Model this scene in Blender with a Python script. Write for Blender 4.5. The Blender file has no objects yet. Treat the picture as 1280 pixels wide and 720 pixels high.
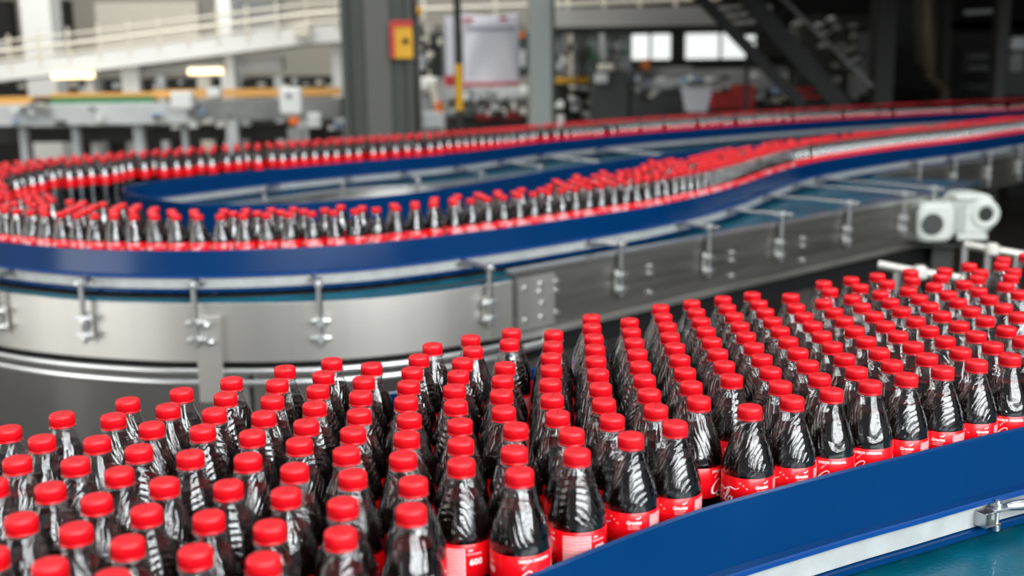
import bpy, math, random
import numpy as np
from mathutils import Matrix
random.seed(4)
C = bpy.context.scene.collection
PI = math.pi
R = math.radians
# ---------------------------------------------------------------- camera numbers (metres; belt of the near lane is z = 0)
FPX, PITCH, ROLL, HC = 1400.0, R(11.39), R(-0.81), 0.638
FLOOR = -1.0
FAR = -0.02          # belt height of the curved lane

def ray(px, py):
    x, y = px - 640, py - 360
    c, s = math.cos(ROLL), math.sin(ROLL)
    x, y = c*x + s*y, -s*x + c*y
    return x, FPX*math.cos(PITCH) - y*math.sin(PITCH), -(FPX*math.sin(PITCH) + y*math.cos(PITCH))
def at(px, py, Y):
    x, dy, dz = ray(px, py); t = Y/dy
    return (x*t, Y, HC + dz*t)
def on(px, py, z):
    x, dy, dz = ray(px, py); t = (z - HC)/dz
    return (x*t, dy*t)
def pix(X, Y, Z):
    Z = Z - HC
    dep = Y*math.cos(PITCH) - Z*math.sin(PITCH); v = -(Y*math.sin(PITCH) + Z*math.cos(PITCH))
    x, y = FPX*X/dep, FPX*v/dep
    c, s = math.cos(ROLL), math.sin(ROLL)
    return 640 + c*x - s*y, 360 + s*x + c*y

# ---------------------------------------------------------------- materials
MATS = {}
def srgb(r, g, b):
    f = lambda v: (v/255/12.92 if v/255 <= .04045 else ((v/255 + .055)/1.055)**2.4)
    return (f(r), f(g), f(b), 1)
def mat(name, rgb, rough=.5, metal=0, coat=0, noise=0, nscale=20, bump=0, bscale=60, spec=.5, emit=None, estr=0, aniso=0, bdist=.001, stretch=None):
    m = bpy.data.materials.new(name); m.use_nodes = True
    nt = m.node_tree; b = nt.nodes['Principled BSDF']
    b.inputs['Base Color'].default_value = srgb(*rgb)
    b.inputs['Roughness'].default_value = rough
    b.inputs['Metallic'].default_value = metal
    b.inputs['Coat Weight'].default_value = coat
    b.inputs['Specular IOR Level'].default_value = spec
    b.inputs['Anisotropic'].default_value = aniso
    if emit:
        b.inputs['Emission Color'].default_value = srgb(*emit); b.inputs['Emission Strength'].default_value = estr
    tc = nt.nodes.new('ShaderNodeTexCoord')
    src = tc.outputs['Object']
    if stretch:
        mp = nt.nodes.new('ShaderNodeMapping'); mp.inputs['Scale'].default_value = stretch
        nt.links.new(src, mp.inputs[0]); src = mp.outputs[0]
    if noise:
        n = nt.nodes.new('ShaderNodeTexNoise'); n.inputs['Scale'].default_value = nscale; n.inputs['Detail'].default_value = 6
        nt.links.new(src, n.inputs['Vector'])
        cr = nt.nodes.new('ShaderNodeValToRGB')
        a = [v*(1 - noise) for v in b.inputs['Base Color'].default_value[:3]] + [1]
        c = [min(1, v*(1 + noise)) for v in b.inputs['Base Color'].default_value[:3]] + [1]
        cr.color_ramp.elements[0].position = .3; cr.color_ramp.elements[1].position = .7
        cr.color_ramp.elements[0].color = a; cr.color_ramp.elements[1].color = c
        nt.links.new(n.outputs['Fac'], cr.inputs[0]); nt.links.new(cr.outputs[0], b.inputs['Base Color'])
        mr = nt.nodes.new('ShaderNodeMapRange'); mr.inputs['To Min'].default_value = max(.02, rough*.8); mr.inputs['To Max'].default_value = min(1, rough*1.25)
        nt.links.new(n.outputs['Fac'], mr.inputs[0]); nt.links.new(mr.outputs[0], b.inputs['Roughness'])
    if bump:
        n2 = nt.nodes.new('ShaderNodeTexNoise'); n2.inputs['Scale'].default_value = bscale; n2.inputs['Detail'].default_value = 4
        nt.links.new(src, n2.inputs['Vector'])
        bp = nt.nodes.new('ShaderNodeBump'); bp.inputs['Strength'].default_value = bump; bp.inputs['Distance'].default_value = bdist
        nt.links.new(n2.outputs['Fac'], bp.inputs['Height']); nt.links.new(bp.outputs[0], b.inputs['Normal'])
    MATS[name] = m
    return m
mat('cap_red', (214, 12, 26), .3, spec=.5)
mat('label_red', (226, 6, 20), .32, coat=.3)
mat('label_white', (250, 240, 238), .4)
mat('label_pink', (243, 168, 170), .45, noise=.25, nscale=900)
mat('cap_mark', (170, 8, 20), .5)
mat('blue_plastic', (0, 46, 92), .2, spec=.35, noise=.05, nscale=6, bump=.15, bscale=5, bdist=.004)
mat('blue_edge', (2, 58, 122), .35)
mat('strip_metal', (168, 172, 170), .5, metal=.1, noise=.12, nscale=25, bump=.2, bscale=90)
mat('steel', (204, 202, 196), .45, metal=1, noise=.17, nscale=1, stretch=(2.2, 2.2, .12))
mat('steel_dark', (158, 156, 152), .45, metal=1, noise=.12, nscale=4, stretch=(.4, .4, 10))
mat('steel_bright', (222, 224, 224), .28, metal=.9)
mat('rod_steel', (190, 192, 192), .3, metal=1)
mat('belt_teal', (0, 80, 100), .3, noise=.32, nscale=7, bump=.5, bscale=160, bdist=.002, coat=.15)
mat('belt_shadow', (0, 52, 78), .5)
mat('motor_paint', (196, 202, 194), .45, noise=.05)
mat('motor_dark', (52, 56, 54), .6)
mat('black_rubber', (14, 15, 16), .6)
mat('floor_concrete', (62, 58, 53), .3, noise=.25, nscale=.8, coat=.1)
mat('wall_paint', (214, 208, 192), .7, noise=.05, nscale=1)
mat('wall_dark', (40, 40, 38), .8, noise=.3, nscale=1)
mat('white_paint', (232, 234, 230), .5, noise=.03)
mat('cream_paint', (222, 216, 200), .6)
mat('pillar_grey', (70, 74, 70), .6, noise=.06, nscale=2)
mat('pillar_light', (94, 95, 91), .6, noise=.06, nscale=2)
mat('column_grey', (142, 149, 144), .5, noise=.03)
mat('beam_grey', (180, 180, 175), .6)
mat('dark_steel', (44, 44, 42), .6)
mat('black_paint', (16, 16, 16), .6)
mat('yellow_paint', (226, 170, 12), .5)
mat('amber_paint', (214, 160, 84), .5)
mat('green_paint', (40, 120, 74), .5)
mat('red_paint', (196, 40, 36), .5)
mat('banner_white', (228, 228, 236), .8)
mat('banner_red', (196, 60, 74), .8)
mat('banner_grey', (150, 152, 164), .8)
mat('orange_paint', (240, 120, 30), .5)
mat('lamp_glow', (255, 240, 200), .5, emit=(255, 226, 165), estr=2.6)
mat('duct_tan', (98, 88, 74), .5, metal=.3)
mat('machine_grey', (136, 138, 136), .5, noise=.25, nscale=3)
mat('machine_light', (196, 200, 200), .5, noise=.1, nscale=3)
mat('pale_blue', (130, 160, 196), .5)
mat('glass_green', (62, 72, 68), .2, noise=.3, nscale=3)
mat('print_dark', (50, 22, 18), .6)

def pet_material():
    m = bpy.data.materials.new('clear_plastic'); m.use_nodes = True
    nt = m.node_tree; nt.nodes.clear()
    out = nt.nodes.new('ShaderNodeOutputMaterial')
    tr = nt.nodes.new('ShaderNodeBsdfTransparent'); tr.inputs[0].default_value = (.90, .90, .90, 1)
    gl = nt.nodes.new('ShaderNodeBsdfGlossy'); gl.inputs['Roughness'].default_value = .07
    lw = nt.nodes.new('ShaderNodeLayerWeight'); lw.inputs['Blend'].default_value = .5
    mr = nt.nodes.new('ShaderNodeMapRange'); mr.inputs['From Min'].default_value = 0; mr.inputs['From Max'].default_value = 1
    mr.inputs['To Min'].default_value = .075; mr.inputs['To Max'].default_value = 1
    tc = nt.nodes.new('ShaderNodeTexCoord'); mp = nt.nodes.new('ShaderNodeMapping'); mp.inputs['Rotation'].default_value = (.6, .5, 0)
    wv = nt.nodes.new('ShaderNodeTexWave'); wv.inputs['Scale'].default_value = 60; wv.inputs['Distortion'].default_value = 7
    wv.inputs['Detail'].default_value = 1.5; wv.inputs['Detail Scale'].default_value = .6
    bp = nt.nodes.new('ShaderNodeBump'); bp.inputs['Strength'].default_value = .6; bp.inputs['Distance'].default_value = .0007
    L = nt.links.new
    L(tc.outputs['Object'], mp.inputs[0]); L(mp.outputs[0], wv.inputs[0]); L(wv.outputs['Fac'], bp.inputs['Height'])
    L(bp.outputs[0], gl.inputs['Normal'])
    pw = nt.nodes.new('ShaderNodeMath'); pw.operation = 'POWER'; pw.inputs[1].default_value = 2.9
    L(lw.outputs['Facing'], pw.inputs[0]); L(pw.outputs[0], mr.inputs['Value'])
    mx = nt.nodes.new('ShaderNodeMixShader')
    L(mr.outputs[0], mx.inputs[0]); L(tr.outputs[0], mx.inputs[1]); L(gl.outputs[0], mx.inputs[2]); L(mx.outputs[0], out.inputs[0])
    MATS['clear_plastic'] = m
pet_material()
def cola_material():
    m = mat('cola', (10, 4, 3), .1, spec=.5, coat=.0)
    nt = m.node_tree; b = nt.nodes['Principled BSDF']
    tc = nt.nodes.new('ShaderNodeTexCoord')
    wv = nt.nodes.new('ShaderNodeTexNoise'); wv.inputs['Scale'].default_value = 110; wv.inputs['Detail'].default_value = 3
    bp = nt.nodes.new('ShaderNodeBump'); bp.inputs['Strength'].default_value = .6; bp.inputs['Distance'].default_value = .0015
    nt.links.new(tc.outputs['Object'], wv.inputs['Vector']); nt.links.new(wv.outputs['Fac'], bp.inputs['Height']); nt.links.new(bp.outputs[0], b.inputs['Normal'])
cola_material()

# ---------------------------------------------------------------- mesh helpers
class MB:
    """collects faces of several materials and links them as ONE mesh object"""
    def __init__(s): s.v = []; s.f = []; s.m = []; s.sm = []; s.mats = []
    def mi(s, m):
        if m not in s.mats: s.mats.append(m)
        return s.mats.index(m)
    def add(s, vs, fs, m, smooth=False):
        o = len(s.v); s.v += [tuple(v) for v in vs]; k = s.mi(m)
        for f in fs: s.f.append(tuple(i + o for i in f)); s.m.append(k); s.sm.append(smooth)
    def box(s, c, d, m, rz=0, bev=0):
        x, y, z = d[0]/2, d[1]/2, d[2]/2
        if bev:
            b = min(bev, x*.9, y*.9, z*.9); pts = []
            prof = [(-x + b, -y), (x - b, -y), (x, -y + b), (x, y - b), (x - b, y), (-x + b, y), (-x, y - b), (-x, -y + b)]
            ins = [(px*(x - b)/x if x else px, py*(y - b)/y) for px, py in prof]
            rings = [(ins, -z), (prof, -z + b), (prof, z - b), (ins, z)]
            for pr, zz in rings: pts += [(px, py, zz) for px, py in pr]
            fs = [tuple(range(7, -1, -1)), tuple(range(24, 32))]
            for k in range(3):
                for i in range(8): j = (i + 1) % 8; fs.append((k*8 + i, k*8 + j, k*8 + 8 + j, k*8 + 8 + i))
        else:
            pts = [(-x, -y, -z), (x, -y, -z), (x, y, -z), (-x, y, -z), (-x, -y, z), (x, -y, z), (x, y, z), (-x, y, z)]
            fs = [(3, 2, 1, 0), (4, 5, 6, 7), (0, 1, 5, 4), (1, 2, 6, 5), (2, 3, 7, 6), (3, 0, 4, 7)]
        cs, sn = math.cos(rz), math.sin(rz)
        s.add([(c[0] + cs*p[0] - sn*p[1], c[1] + sn*p[0] + cs*p[1], c[2] + p[2]) for p in pts], fs, m)
        return s
    def tube(s, pts, r, m, n=10, cap=True):
        """round bar along a polyline"""
        P = [np.array(p, float) for p in pts]; rings = []
        for i, p in enumerate(P):
            t = (P[min(i + 1, len(P) - 1)] - P[max(i - 1, 0)]); t = t/np.linalg.norm(t)
            u = np.cross(t, (0, 0, 1)) if abs(t[2]) < .95 else np.cross(t, (0, 1, 0))
            u = u/np.linalg.norm(u); w = np.cross(t, u)
            rr = r[i] if isinstance(r, (list, tuple)) else r
            rings.append([p + rr*(math.cos(a)*u + math.sin(a)*w) for a in [2*PI*k/n for k in range(n)]])
        vs = [v for rg in rings for v in rg]; fs = []
        for i in range(len(P) - 1):
            for k in range(n): j = (k + 1) % n; fs.append((i*n + k, i*n + j, i*n + n + j, i*n + n + k))
        s.add(vs, fs, m, True)
        if cap:
            s.add(rings[0], [tuple(range(n))], m); s.add(rings[-1], [tuple(range(n - 1, -1, -1))], m)
        return s
    def lathe(s, prof, m, n=24, origin=(0, 0, 0), axis='z', smooth=True):
        vs = []; fs = []
        for r, z in prof:
            for k in range(n):
                a = 2*PI*k/n; p = (r*math.cos(a), r*math.sin(a), z)
                if axis == 'x': p = (p[2], p[0], p[1])
                if axis == 'y': p = (p[0], -p[2], p[1])
                vs.append((p[0] + origin[0], p[1] + origin[1], p[2] + origin[2]))
        for i in range(len(prof) - 1):
            for k in range(n): j = (k + 1) % n; fs.append((i*n + k, i*n + j, i*n + n + j, i*n + n + k))
        s.add(vs, fs, m, smooth); return s
    def sweep(s, path, prof, m, smooth=True):
        """closed cross-section prof [(offset, z)] swept along a 2-D path; offset > 0 is to the right of travel"""
        P = np.array(path, float); n = len(prof); N = len(P)
        T = np.zeros_like(P); T[1:-1] = P[2:] - P[:-2]; T[0] = P[1] - P[0]; T[-1] = P[-1] - P[-2]
        T /= np.linalg.norm(T, axis=1)[:, None]; Nn = np.stack([T[:, 1], -T[:, 0]], 1)
        vs = []; fs = []
        for i in range(N):
            for o, z in prof: q = P[i] + Nn[i]*o; vs.append((q[0], q[1], z))
        for k in range(n):          # every long face keeps its own vertices, so profile edges stay crisp
            j = (k + 1) % n; st = []
            for i in range(N): st += [vs[i*n + k], vs[i*n + j]]
            s.add(st, [(2*i, 2*i + 2, 2*i + 3, 2*i + 1) for i in range(N - 1)], m, smooth)
        s.add(vs[:n], [tuple(range(n))], m); s.add(vs[-n:], [tuple(range(n - 1, -1, -1))], m)
        return s
    def prism(s, poly, z0, z1, m):
        n = len(poly); vs = [(x, y, z0) for x, y in poly] + [(x, y, z1) for x, y in poly]
        fs = [tuple(range(n - 1, -1, -1)), tuple(range(n, 2*n))] + [(i, (i + 1) % n, n + (i + 1) % n, n + i) for i in range(n)]
        s.add(vs, fs, m); return s
    def build(s, name, parent=None, loc=None):
        me = bpy.data.meshes.new(name); me.from_pydata(s.v, [], s.f)
        for k in s.mats: me.materials.append(MATS[k])
        me.polygons.foreach_set('material_index', s.m); me.polygons.foreach_set('use_smooth', s.sm)
        me.update()
        o = bpy.data.objects.new(name, me); C.objects.link(o)
        if loc: o.location = loc
        if parent is not None: o.parent = parent
        return o
def tag(o, label=None, cat=None, group=None, kind=None):
    if label: o['label'] = label
    if cat: o['category'] = cat
    if group: o['group'] = group
    if kind: o['kind'] = kind
    return o
def empty(name, loc=(0, 0, 0), rz=0):
    o = bpy.data.objects.new(name, None); C.objects.link(o); o.location = loc; o.rotation_euler = (0, 0, rz); o.empty_display_size = .05
    return o
def copy_tree(o, parent=None):
    c = o.copy(); C.objects.link(c); c.parent = parent
    for ch in kids.get(o.name, []): copy_tree(ch, c)
    return c
kids = {}
def reg(o):
    kids[o.name] = list(o.children)
    for c in o.children: reg(c)
def spline(pts, step=.03):
    P = [np.array(p, float) for p in pts]; P = [2*P[0] - P[1]] + P + [2*P[-1] - P[-2]]; out = []
    for i in range(1, len(P) - 2):
        a, b, c, d = P[i - 1:i + 3]; n = max(2, int(np.linalg.norm(c - b)/step))
        for k in range(n):
            t = k/n; out.append(.5*((2*b) + (-a + c)*t + (2*a - 5*b + 4*c - d)*t*t + (-a + 3*b - 3*c + d)*t**3))
    out.append(P[-2]); return np.array(out)
def resample(path, step):
    d = np.r_[0, np.cumsum(np.linalg.norm(np.diff(path, axis=0), axis=1))]
    s = np.arange(0, d[-1], step)
    return np.stack([np.interp(s, d, path[:, k]) for k in range(path.shape[1])], 1), s
def normals(P):
    T = np.zeros_like(P); T[1:-1] = P[2:] - P[:-2]; T[0] = P[1] - P[0]; T[-1] = P[-1] - P[-2]
    T /= np.linalg.norm(T, axis=1)[:, None]
    return T, np.stack([T[:, 1], -T[:, 0]], 1)
def offset(P, o): return P + normals(P)[1]*o
def text_mesh(s, size, bold=0):
    cu = bpy.data.curves.new('t', 'FONT'); cu.body = s; cu.size = size; cu.offset = bold; cu.resolution_u = 2; cu.align_x = 'CENTER'
    o = bpy.data.objects.new('t', cu); C.objects.link(o)
    bpy.context.view_layer.update()
    me = o.evaluated_get(bpy.context.evaluated_depsgraph_get()).to_mesh()
    v = [tuple(p.co) for p in me.vertices]; f = [tuple(p.vertices) for p in me.polygons]
    o.to_mesh_clear(); bpy.data.objects.remove(o); bpy.data.curves.remove(cu)
    return v, f
ORD = ['', 'first', 'second', 'third', 'fourth', 'fifth', 'sixth', 'seventh', 'eighth', 'ninth', 'tenth', 'eleventh', 'twelfth', 'thirteenth', 'fourteenth', 'fifteenth', 'sixteenth', 'seventeenth', 'eighteenth', 'nineteenth']
def ordinal(n):
    if n < 20: return ORD[n]
    t = {2: 'twenty', 3: 'thirty', 4: 'forty', 5: 'fifty', 6: 'sixty', 7: 'seventy', 8: 'eighty'}[n//10]
    return (t[:-1] + 'ieth') if n % 10 == 0 else t + '-' + ORD[n % 10]

# ---------------------------------------------------------------- the bottle
def fine(prof, sub=3):
    return [tuple(p) for p in spline(prof, 1)] if sub == 1 else [tuple(p) for p in _sub(prof, sub)]
def _sub(prof, n):
    P = [np.array(p, float) for p in prof]; P = [2*P[0] - P[1]] + P + [2*P[-1] - P[-2]]; out = []
    for i in range(1, len(P) - 2):
        a, b, c, d = P[i - 1:i + 3]
        for k in range(n):
            t = k/n; out.append(.5*((2*b) + (-a + c)*t + (2*a - 5*b + 4*c - d)*t*t + (-a + 3*b - 3*c + d)*t**3))
    out.append(P[-2]); return out
BODY = [(.004, .004), (.018, .003), (.025, .001), (.0298, .006), (.0314, .016), (.0314, .03), (.0298, .048), (.0288, .066), (.0292, .082), (.0304, .100), (.0311, .114),
        (.0312, .149), (.0316, .1555), (.0316, .159), (.0306, .1655), (.0284, .174), (.0255, .1835), (.0219, .193), (.0180, .203), (.0146, .212), (.0128, .218), (.0125, .222)]
def shell_mesh():
    b = MB(); b.lathe(fine(BODY, 2), 'clear_plastic', 32)
    b.lathe([(.0125, .2175), (.0158, .2178), (.0158, .2192), (.0125, .2195)], 'clear_plastic', 24)
    return b
def drink_mesh():
    b = MB(); pr = [(max(r - .0007, .001), z + .0006) for r, z in fine(BODY, 2) if z < .199]
    b.lathe(pr, 'cola', 28)
    r, z = pr[-1]; b.lathe([(r, z), (r*.9, z - .0002), (.0005, z - .0004)], 'cola', 28)
    return b
def cap_mesh():
    b = MB(); n = 126; vs = []; fs = []
    prof = [(.0140, .2196, 0), (.0145, .2199, 0), (.0145, .2214, 0), (.0139, .2216, 0), (.0139, .2221, 0), (.0142, .2224, 1), (.0142, .2320, 1), (.0139, .2334, .7), (.0131, .2346, 0), (.0118, .2350, 0), (.0100, .2350, 0), (.0002, .2350, 0)]
    for r, z, w in prof:
        for k in range(n):
            rr = r + (.0005*w if k % 3 else (-.0005*w)); a = 2*PI*k/n
            vs.append((rr*math.cos(a), rr*math.sin(a), z))
    for i in range(len(prof) - 1):
        for k in range(n): j = (k + 1) % n; fs.append((i*n + k, i*n + j, i*n + n + j, i*n + n + k))
    b.add(vs, fs, 'cap_red', True)
    v, f = text_mesh('Coca-Cola', .0052, .0001)
    b.add([(x, y - .001, .23515) for x, y, z in v], f, 'cap_mark')
    v, f = text_mesh('SABOR ORIGINAL', .0022)
    b.add([(x, y + .0045, .23515) for x, y, z in v], f, 'cap_mark')
    return b
RL = .0318
def stroke(pts, wid, seg=7):
    P = spline(pts, .03 if seg else 1); Wd = np.interp(np.linspace(0, 1, len(P)), np.linspace(0, 1, len(wid)), wid)
    T, N = normals(P); vs = []; fs = []
    for i in range(len(P)): vs += [tuple(P[i] + N[i]*Wd[i]/2), tuple(P[i] - N[i]*Wd[i]/2)]
    for i in range(len(P) - 1): fs.append((2*i, 2*i + 2, 2*i + 3, 2*i + 1))
    return vs, fs
def script_logo():
    S = []
    def ell(cx, cy, rx, ry):
        return [(cx + rx*math.cos(a), cy + ry*math.sin(a)) for a in [PI*.25 + 2*PI*k/12 for k in range(13)]]
    thick = [.05, .10, .13, .10, .05]
    S.append(([(.60, .70), (.68, .84), (.58, .98), (.38, .95), (.16, .70), (.06, .38), (.16, .08), (.42, .0), (.72, .2)], [.05, .05, .07, .09, .15, .17, .13, .07, .04]))
    S.append((ell(.88, .26, .13, .22), [.05, .1, .12, .06, .05, .1, .12, .06, .05]))
    S.append(([(1.34, .36), (1.26, .48), (1.12, .36), (1.08, .14), (1.2, .03), (1.4, .14)], [.07, .06, .12, .13, .08, .04]))
    S.append((ell(1.60, .26, .13, .22), [.05, .1, .12, .06, .05, .1, .12, .06, .05]))
    S.append(([(1.76, .48), (1.74, .2), (1.78, .05), (1.92, .12)], [.1, .12, .1, .04]))
    S.append(([(1.90, .26), (2.12, .30)], [.07, .07]))
    S.append(([(3.02, .74), (2.86, .94), (2.62, .95), (2.40, .70), (2.32, .38), (2.42, .08), (2.66, .0), (2.94, .2)], [.05, .07, .09, .15, .17, .13, .07, .04]))
    S.append(([(2.78, .98), (3.05, .86), (3.3, 1.02), (3.6, 1.14), (3.95, 1.08), (4.2, 1.22)], [.04, .10, .12, .10, .06, .02]))
    S.append((ell(3.12, .26, .13, .22), [.05, .1, .12, .06, .05, .1, .12, .06, .05]))
    S.append(([(3.40, .3), (3.52, .85), (3.44, .98), (3.36, .75), (3.34, .2), (3.42, .03), (3.54, .12)], [.04, .06, .06, .12, .13, .1, .04]))
    S.append((ell(3.74, .26, .13, .22), [.05, .1, .12, .06, .05, .1, .12, .06, .05]))
    S.append(([(3.90, .48), (3.88, .2), (3.92, .05), (4.1, .12)], [.1, .12, .1, .04]))
    S.append(([(.5, .0), (.8, -.22), (1.3, -.2), (1.8, -.06), (2.2, -.12)], [.05, .1, .12, .08, .02]))
    return S
def label_mesh():
    b = MB()
    b.lathe([(.0312, .1165), (RL, .1170), (RL, .1545), (.0315, .1549)], 'label_red', 48)
    def wrap(vs, fs, u0, z0, m, sc=1, lift=.00012):
        """flat artwork (x right, y up, metres) wrapped round the label at angle u0"""
        out = []
        for v in vs:
            a = u0 + v[0]*sc/RL; r = RL + lift; out.append((r*math.cos(a), r*math.sin(a), z0 + v[1]*sc))
        b.add(out, fs, m)
    def put(t, size, u, z, m='label_white', bold=0):
        v, f = text_mesh(t, size, bold); wrap(v, f, R(u), z, m)
    put('SABOR ORIGINAL', .0044, -4, .1485, bold=.00012)
    sc = .0172
    for pts, w in script_logo():
        vs, fs = stroke(pts, w); wrap([(x + .28*y - .0, y) for x, y in vs], fs, R(-40), .1222, 'label_white', sc)
    # little splashes round the words
    for u, z, k in [(-24, .145, 0), (-28, .1425, 1), (-20, .1475, 2), (156, .1488, 3), (163, .1505, 4), (110, .1465, 5), (117, .143, 6), (102, .149, 7)]:
        q = [(-.0012, -.0004), (.0002, -.0011), (.0013, .0009), (.0001, .0003)]
        a = k*.9; wrap([(x*math.cos(a) - y*math.sin(a), x*math.sin(a) + y*math.cos(a)) for x, y in q], [(0, 1, 2, 3)], R(u), z, 'label_white')
    put('Gracias', .0056, 150, .1425, bold=.00015)
    put('por compartir', .0022, 150, .1395)
    put('este momento', .0022, 150, .1368)
    for k in range(2):      # bird-like tick above the word
        wrap([(0, 0), (.0022, .0026), (.0029, .0022), (.0008, -.0006)] if k else [(0, 0), (-.0016, .0014), (-.0022, .0009), (-.0004, -.0006)], [(0, 1, 2, 3)], R(158), .1488, 'label_white')
    N = 10                  # printed information panel
    vs = []; fs = []
    for i in range(N + 1):
        x = -.0155 + .031*i/N; vs += [(x, 0), (x, .0315)]
    for i in range(N): fs.append((2*i, 2*i + 2, 2*i + 3, 2*i + 1))
    wrap(vs, fs, R(212), .1195, 'label_pink')
    for k in range(9):
        if k == 8: break
        t = 'CONTENIDO ENERGETICO' if k % 2 == 0 else 'AGUA CARBONATADA'
        v, f = text_mesh(t, .0026); wrap(v, f, R(212), (.1480 - k*.0036), 'label_red', 1, .0002)
    put('NO', .003, 250, .1475, bold=.0001); put('RETORNABLE', .0026, 258, .1435)
    put('600', .0095, 260, .1325, bold=.0003)
    return b
shell = shell_mesh().build('cola_bottle')
for bm_, nm in ((drink_mesh(), 'drink'), (label_mesh(), 'bottle_label'), (cap_mesh(), 'cap')):
    ch = bm_.build(nm, shell)
bpy.context.view_layer.update(); reg(shell)
first_used = [False]
def bottle(x, y, z, rz, label, group):
    if not first_used[0]: o = shell; first_used[0] = True
    else: o = copy_tree(shell)
    o.location = (x, y, z); o.rotation_euler = (0, 0, rz)
    return tag(o, label, 'bottle', group)
FILES = [
 [[-5855,10748]],
 [[-4386,8290],[-4490,8957],[-4551,9700],[-4594,10476],[-4621,11206],[-4639,11888],[-4749,12723],[-4791,13365]],
 [[-5049,9276],[-5174,9958],[-5224,10612],[-5262,11269],[-5280,11954],[-5814,12313],[-6351,12671]],
 [[-6221,11803]],
 [[-3891,8718],[-3954,9457],[-4020,10157],[-4051,10885],[-4075,11579],[-4186,12373],[-4206,13082],[-4237,13761]],
 [[-5394,12816]],
 [[-3288,8475],[-3387,9153],[-3448,9861],[-3493,10562],[-3458,11371]],
 [[-2682,8233],[-2738,8941],[-2819,9691],[-2832,10470],[-2815,11249],[-2946,12029],[-2966,12729],[-2998,13379],[-3086,14108],[-3120,14788]],
 [[-3558,12230],[-3592,12881],[-3623,13550],[-3716,14240]],
 [[-2030,8111],[-2116,8759],[-2207,9449],[-2219,10248],[-2261,10918],[-2361,11738],[-2402,12388],[-2424,13087],[-2504,13807],[-2541,14470],[-2536,15157]],
 [[-1546,9277],[-1627,9967],[-1638,10717],[-1797,11407],[-1818,12087],[-1839,12766],[-1920,13516],[-1964,14183],[-1945,14878]],
 [[-966,9796],[-1006,10496],[-1175,11236],[-1196,11896],[-1226,12566],[-1326,13266],[-1356,13956],[-1363,14604],[-1327,15286],[-1179,15935]],
 [[-553,11015],[-583,11665],[-623,12335],[-702,13075],[-752,13735],[-733,14405],[-703,15055],[-575,15705],[-634,16395]],
 [[-50,16115],[-20,16775]],
 [[49,10715],[0,11375],[20,12145],[-119,12795],[-148,13475],[-141,14126],[-109,14805]],
 [[662,11275],[642,11935],[514,12585],[475,13265],[477,13944],[515,14613],[535,15257],[585,15925],[625,16635]],
 [[1284,11766],[1137,12424],[1098,13067],[1108,13725],[1129,14395],[1149,15056],[1188,15699],[1218,16342],[1239,17025],[1280,17695]],
 [[1828,12157],[1691,12786],[1692,13436],[1713,14086],[1733,14746],[1765,15413],[1796,16057],[1823,16716],[1865,17386]],
 [[2841,14048],[2869,14710],[2900,15369],[2934,16037],[2966,16707],[2998,17365],[3035,18026],[3067,18697]],
 [[2799,12728],[2255,13097],[2266,13750],[2287,14394],[2318,15067],[2349,15727],[2370,16376],[2419,17047],[2447,17698],[2491,18376]],
 [[3384,13060],[3395,13709],[3420,14377],[3451,15036],[3479,15680],[3504,16341],[3548,17017],[3588,17685],[3603,18330],[3653,18988]],
 [[3949,13371],[3980,14031],[4002,14690],[4033,15350],[4060,16015],[4094,16660],[4124,17305],[4160,17980],[4198,18629],[4229,19308]],
 [[4531,13689],[4552,14335],[4592,15009],[4614,15677],[4641,16321],[4677,16976],[4703,17621],[4747,18292]],
 [[5098,13993],[5132,14652],[5168,15297],[5189,15967],[5218,16610],[5258,17284],[5278,17928],[5300,18623],[4864,19129]],
 [[5686,14305],[5719,14964],[5758,15613],[5763,16268],[5788,16913],[5831,17598],[5846,18282],[5887,18952],[5680,19601],[5750,20251]],
 [[6258,14612],[6298,15255],[6330,15908],[6337,16560],[6364,17203],[6389,17936],[6431,18604],[6484,19281],[6316,19903],[6357,20581]],
 [[6836,14896],[6874,15544],[6905,16199],[6913,16848],[6912,17561],[6970,18252],[7020,18895],[7071,19564],[6903,20223],[6954,20912]],
 [[9365,20621],[9015,21162],[9074,21836]],
 [[9670,21208],[9721,21868],[10031,22488]],
 [[8079,17418],[8121,18078],[8182,18777],[8273,19431],[8270,20076],[8088,20719],[7702,21235]],
 [[8869,19148],[8930,19838],[8716,20576],[8401,21357]],
 [[10649,22809]],
 [[7415,15177],[7443,15844],[7490,16508],[7455,17195],[7504,17876],[7555,18536],[7636,19175],[7653,19890],[7476,20519]],
 [[7987,15500],[8046,16166]],
 [[8628,16464]]]
# ---------------------------------------------------------------- near lane: every bottle its own object, in files running away from the blue rail
FACE = {(576, 575): 236, (649, 587): 328, (721, 563): 212, (788, 543): 142, (844, 528): 136, (937, 507): 118, (990, 496): 122, (1040, 486): -14,
        (1088, 476): -8, (1133, 468): 140, (1179, 459): 150, (1221, 450): 124, (1263, 443): -18, (874, 497): 290}
for fi, fl in enumerate(FILES):
    for ci, (x, y) in enumerate(fl):
        x, y = x/1e4, y/1e4; px, py = pix(x, y, .235)
        u = random.uniform(0, 360)
        for (a, b_), v in FACE.items():
            if abs(px - a) < 9 and abs(py - b_) < 9: u = v
        rz = math.atan2(-y, -x) - R(u)
        bottle(x, y, 0, rz, 'red-capped cola bottle, %s from the front in the %s file from the left' % (ordinal(ci + 1), ordinal(fi + 1)), 'cola bottles massed on the near conveyor')

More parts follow.
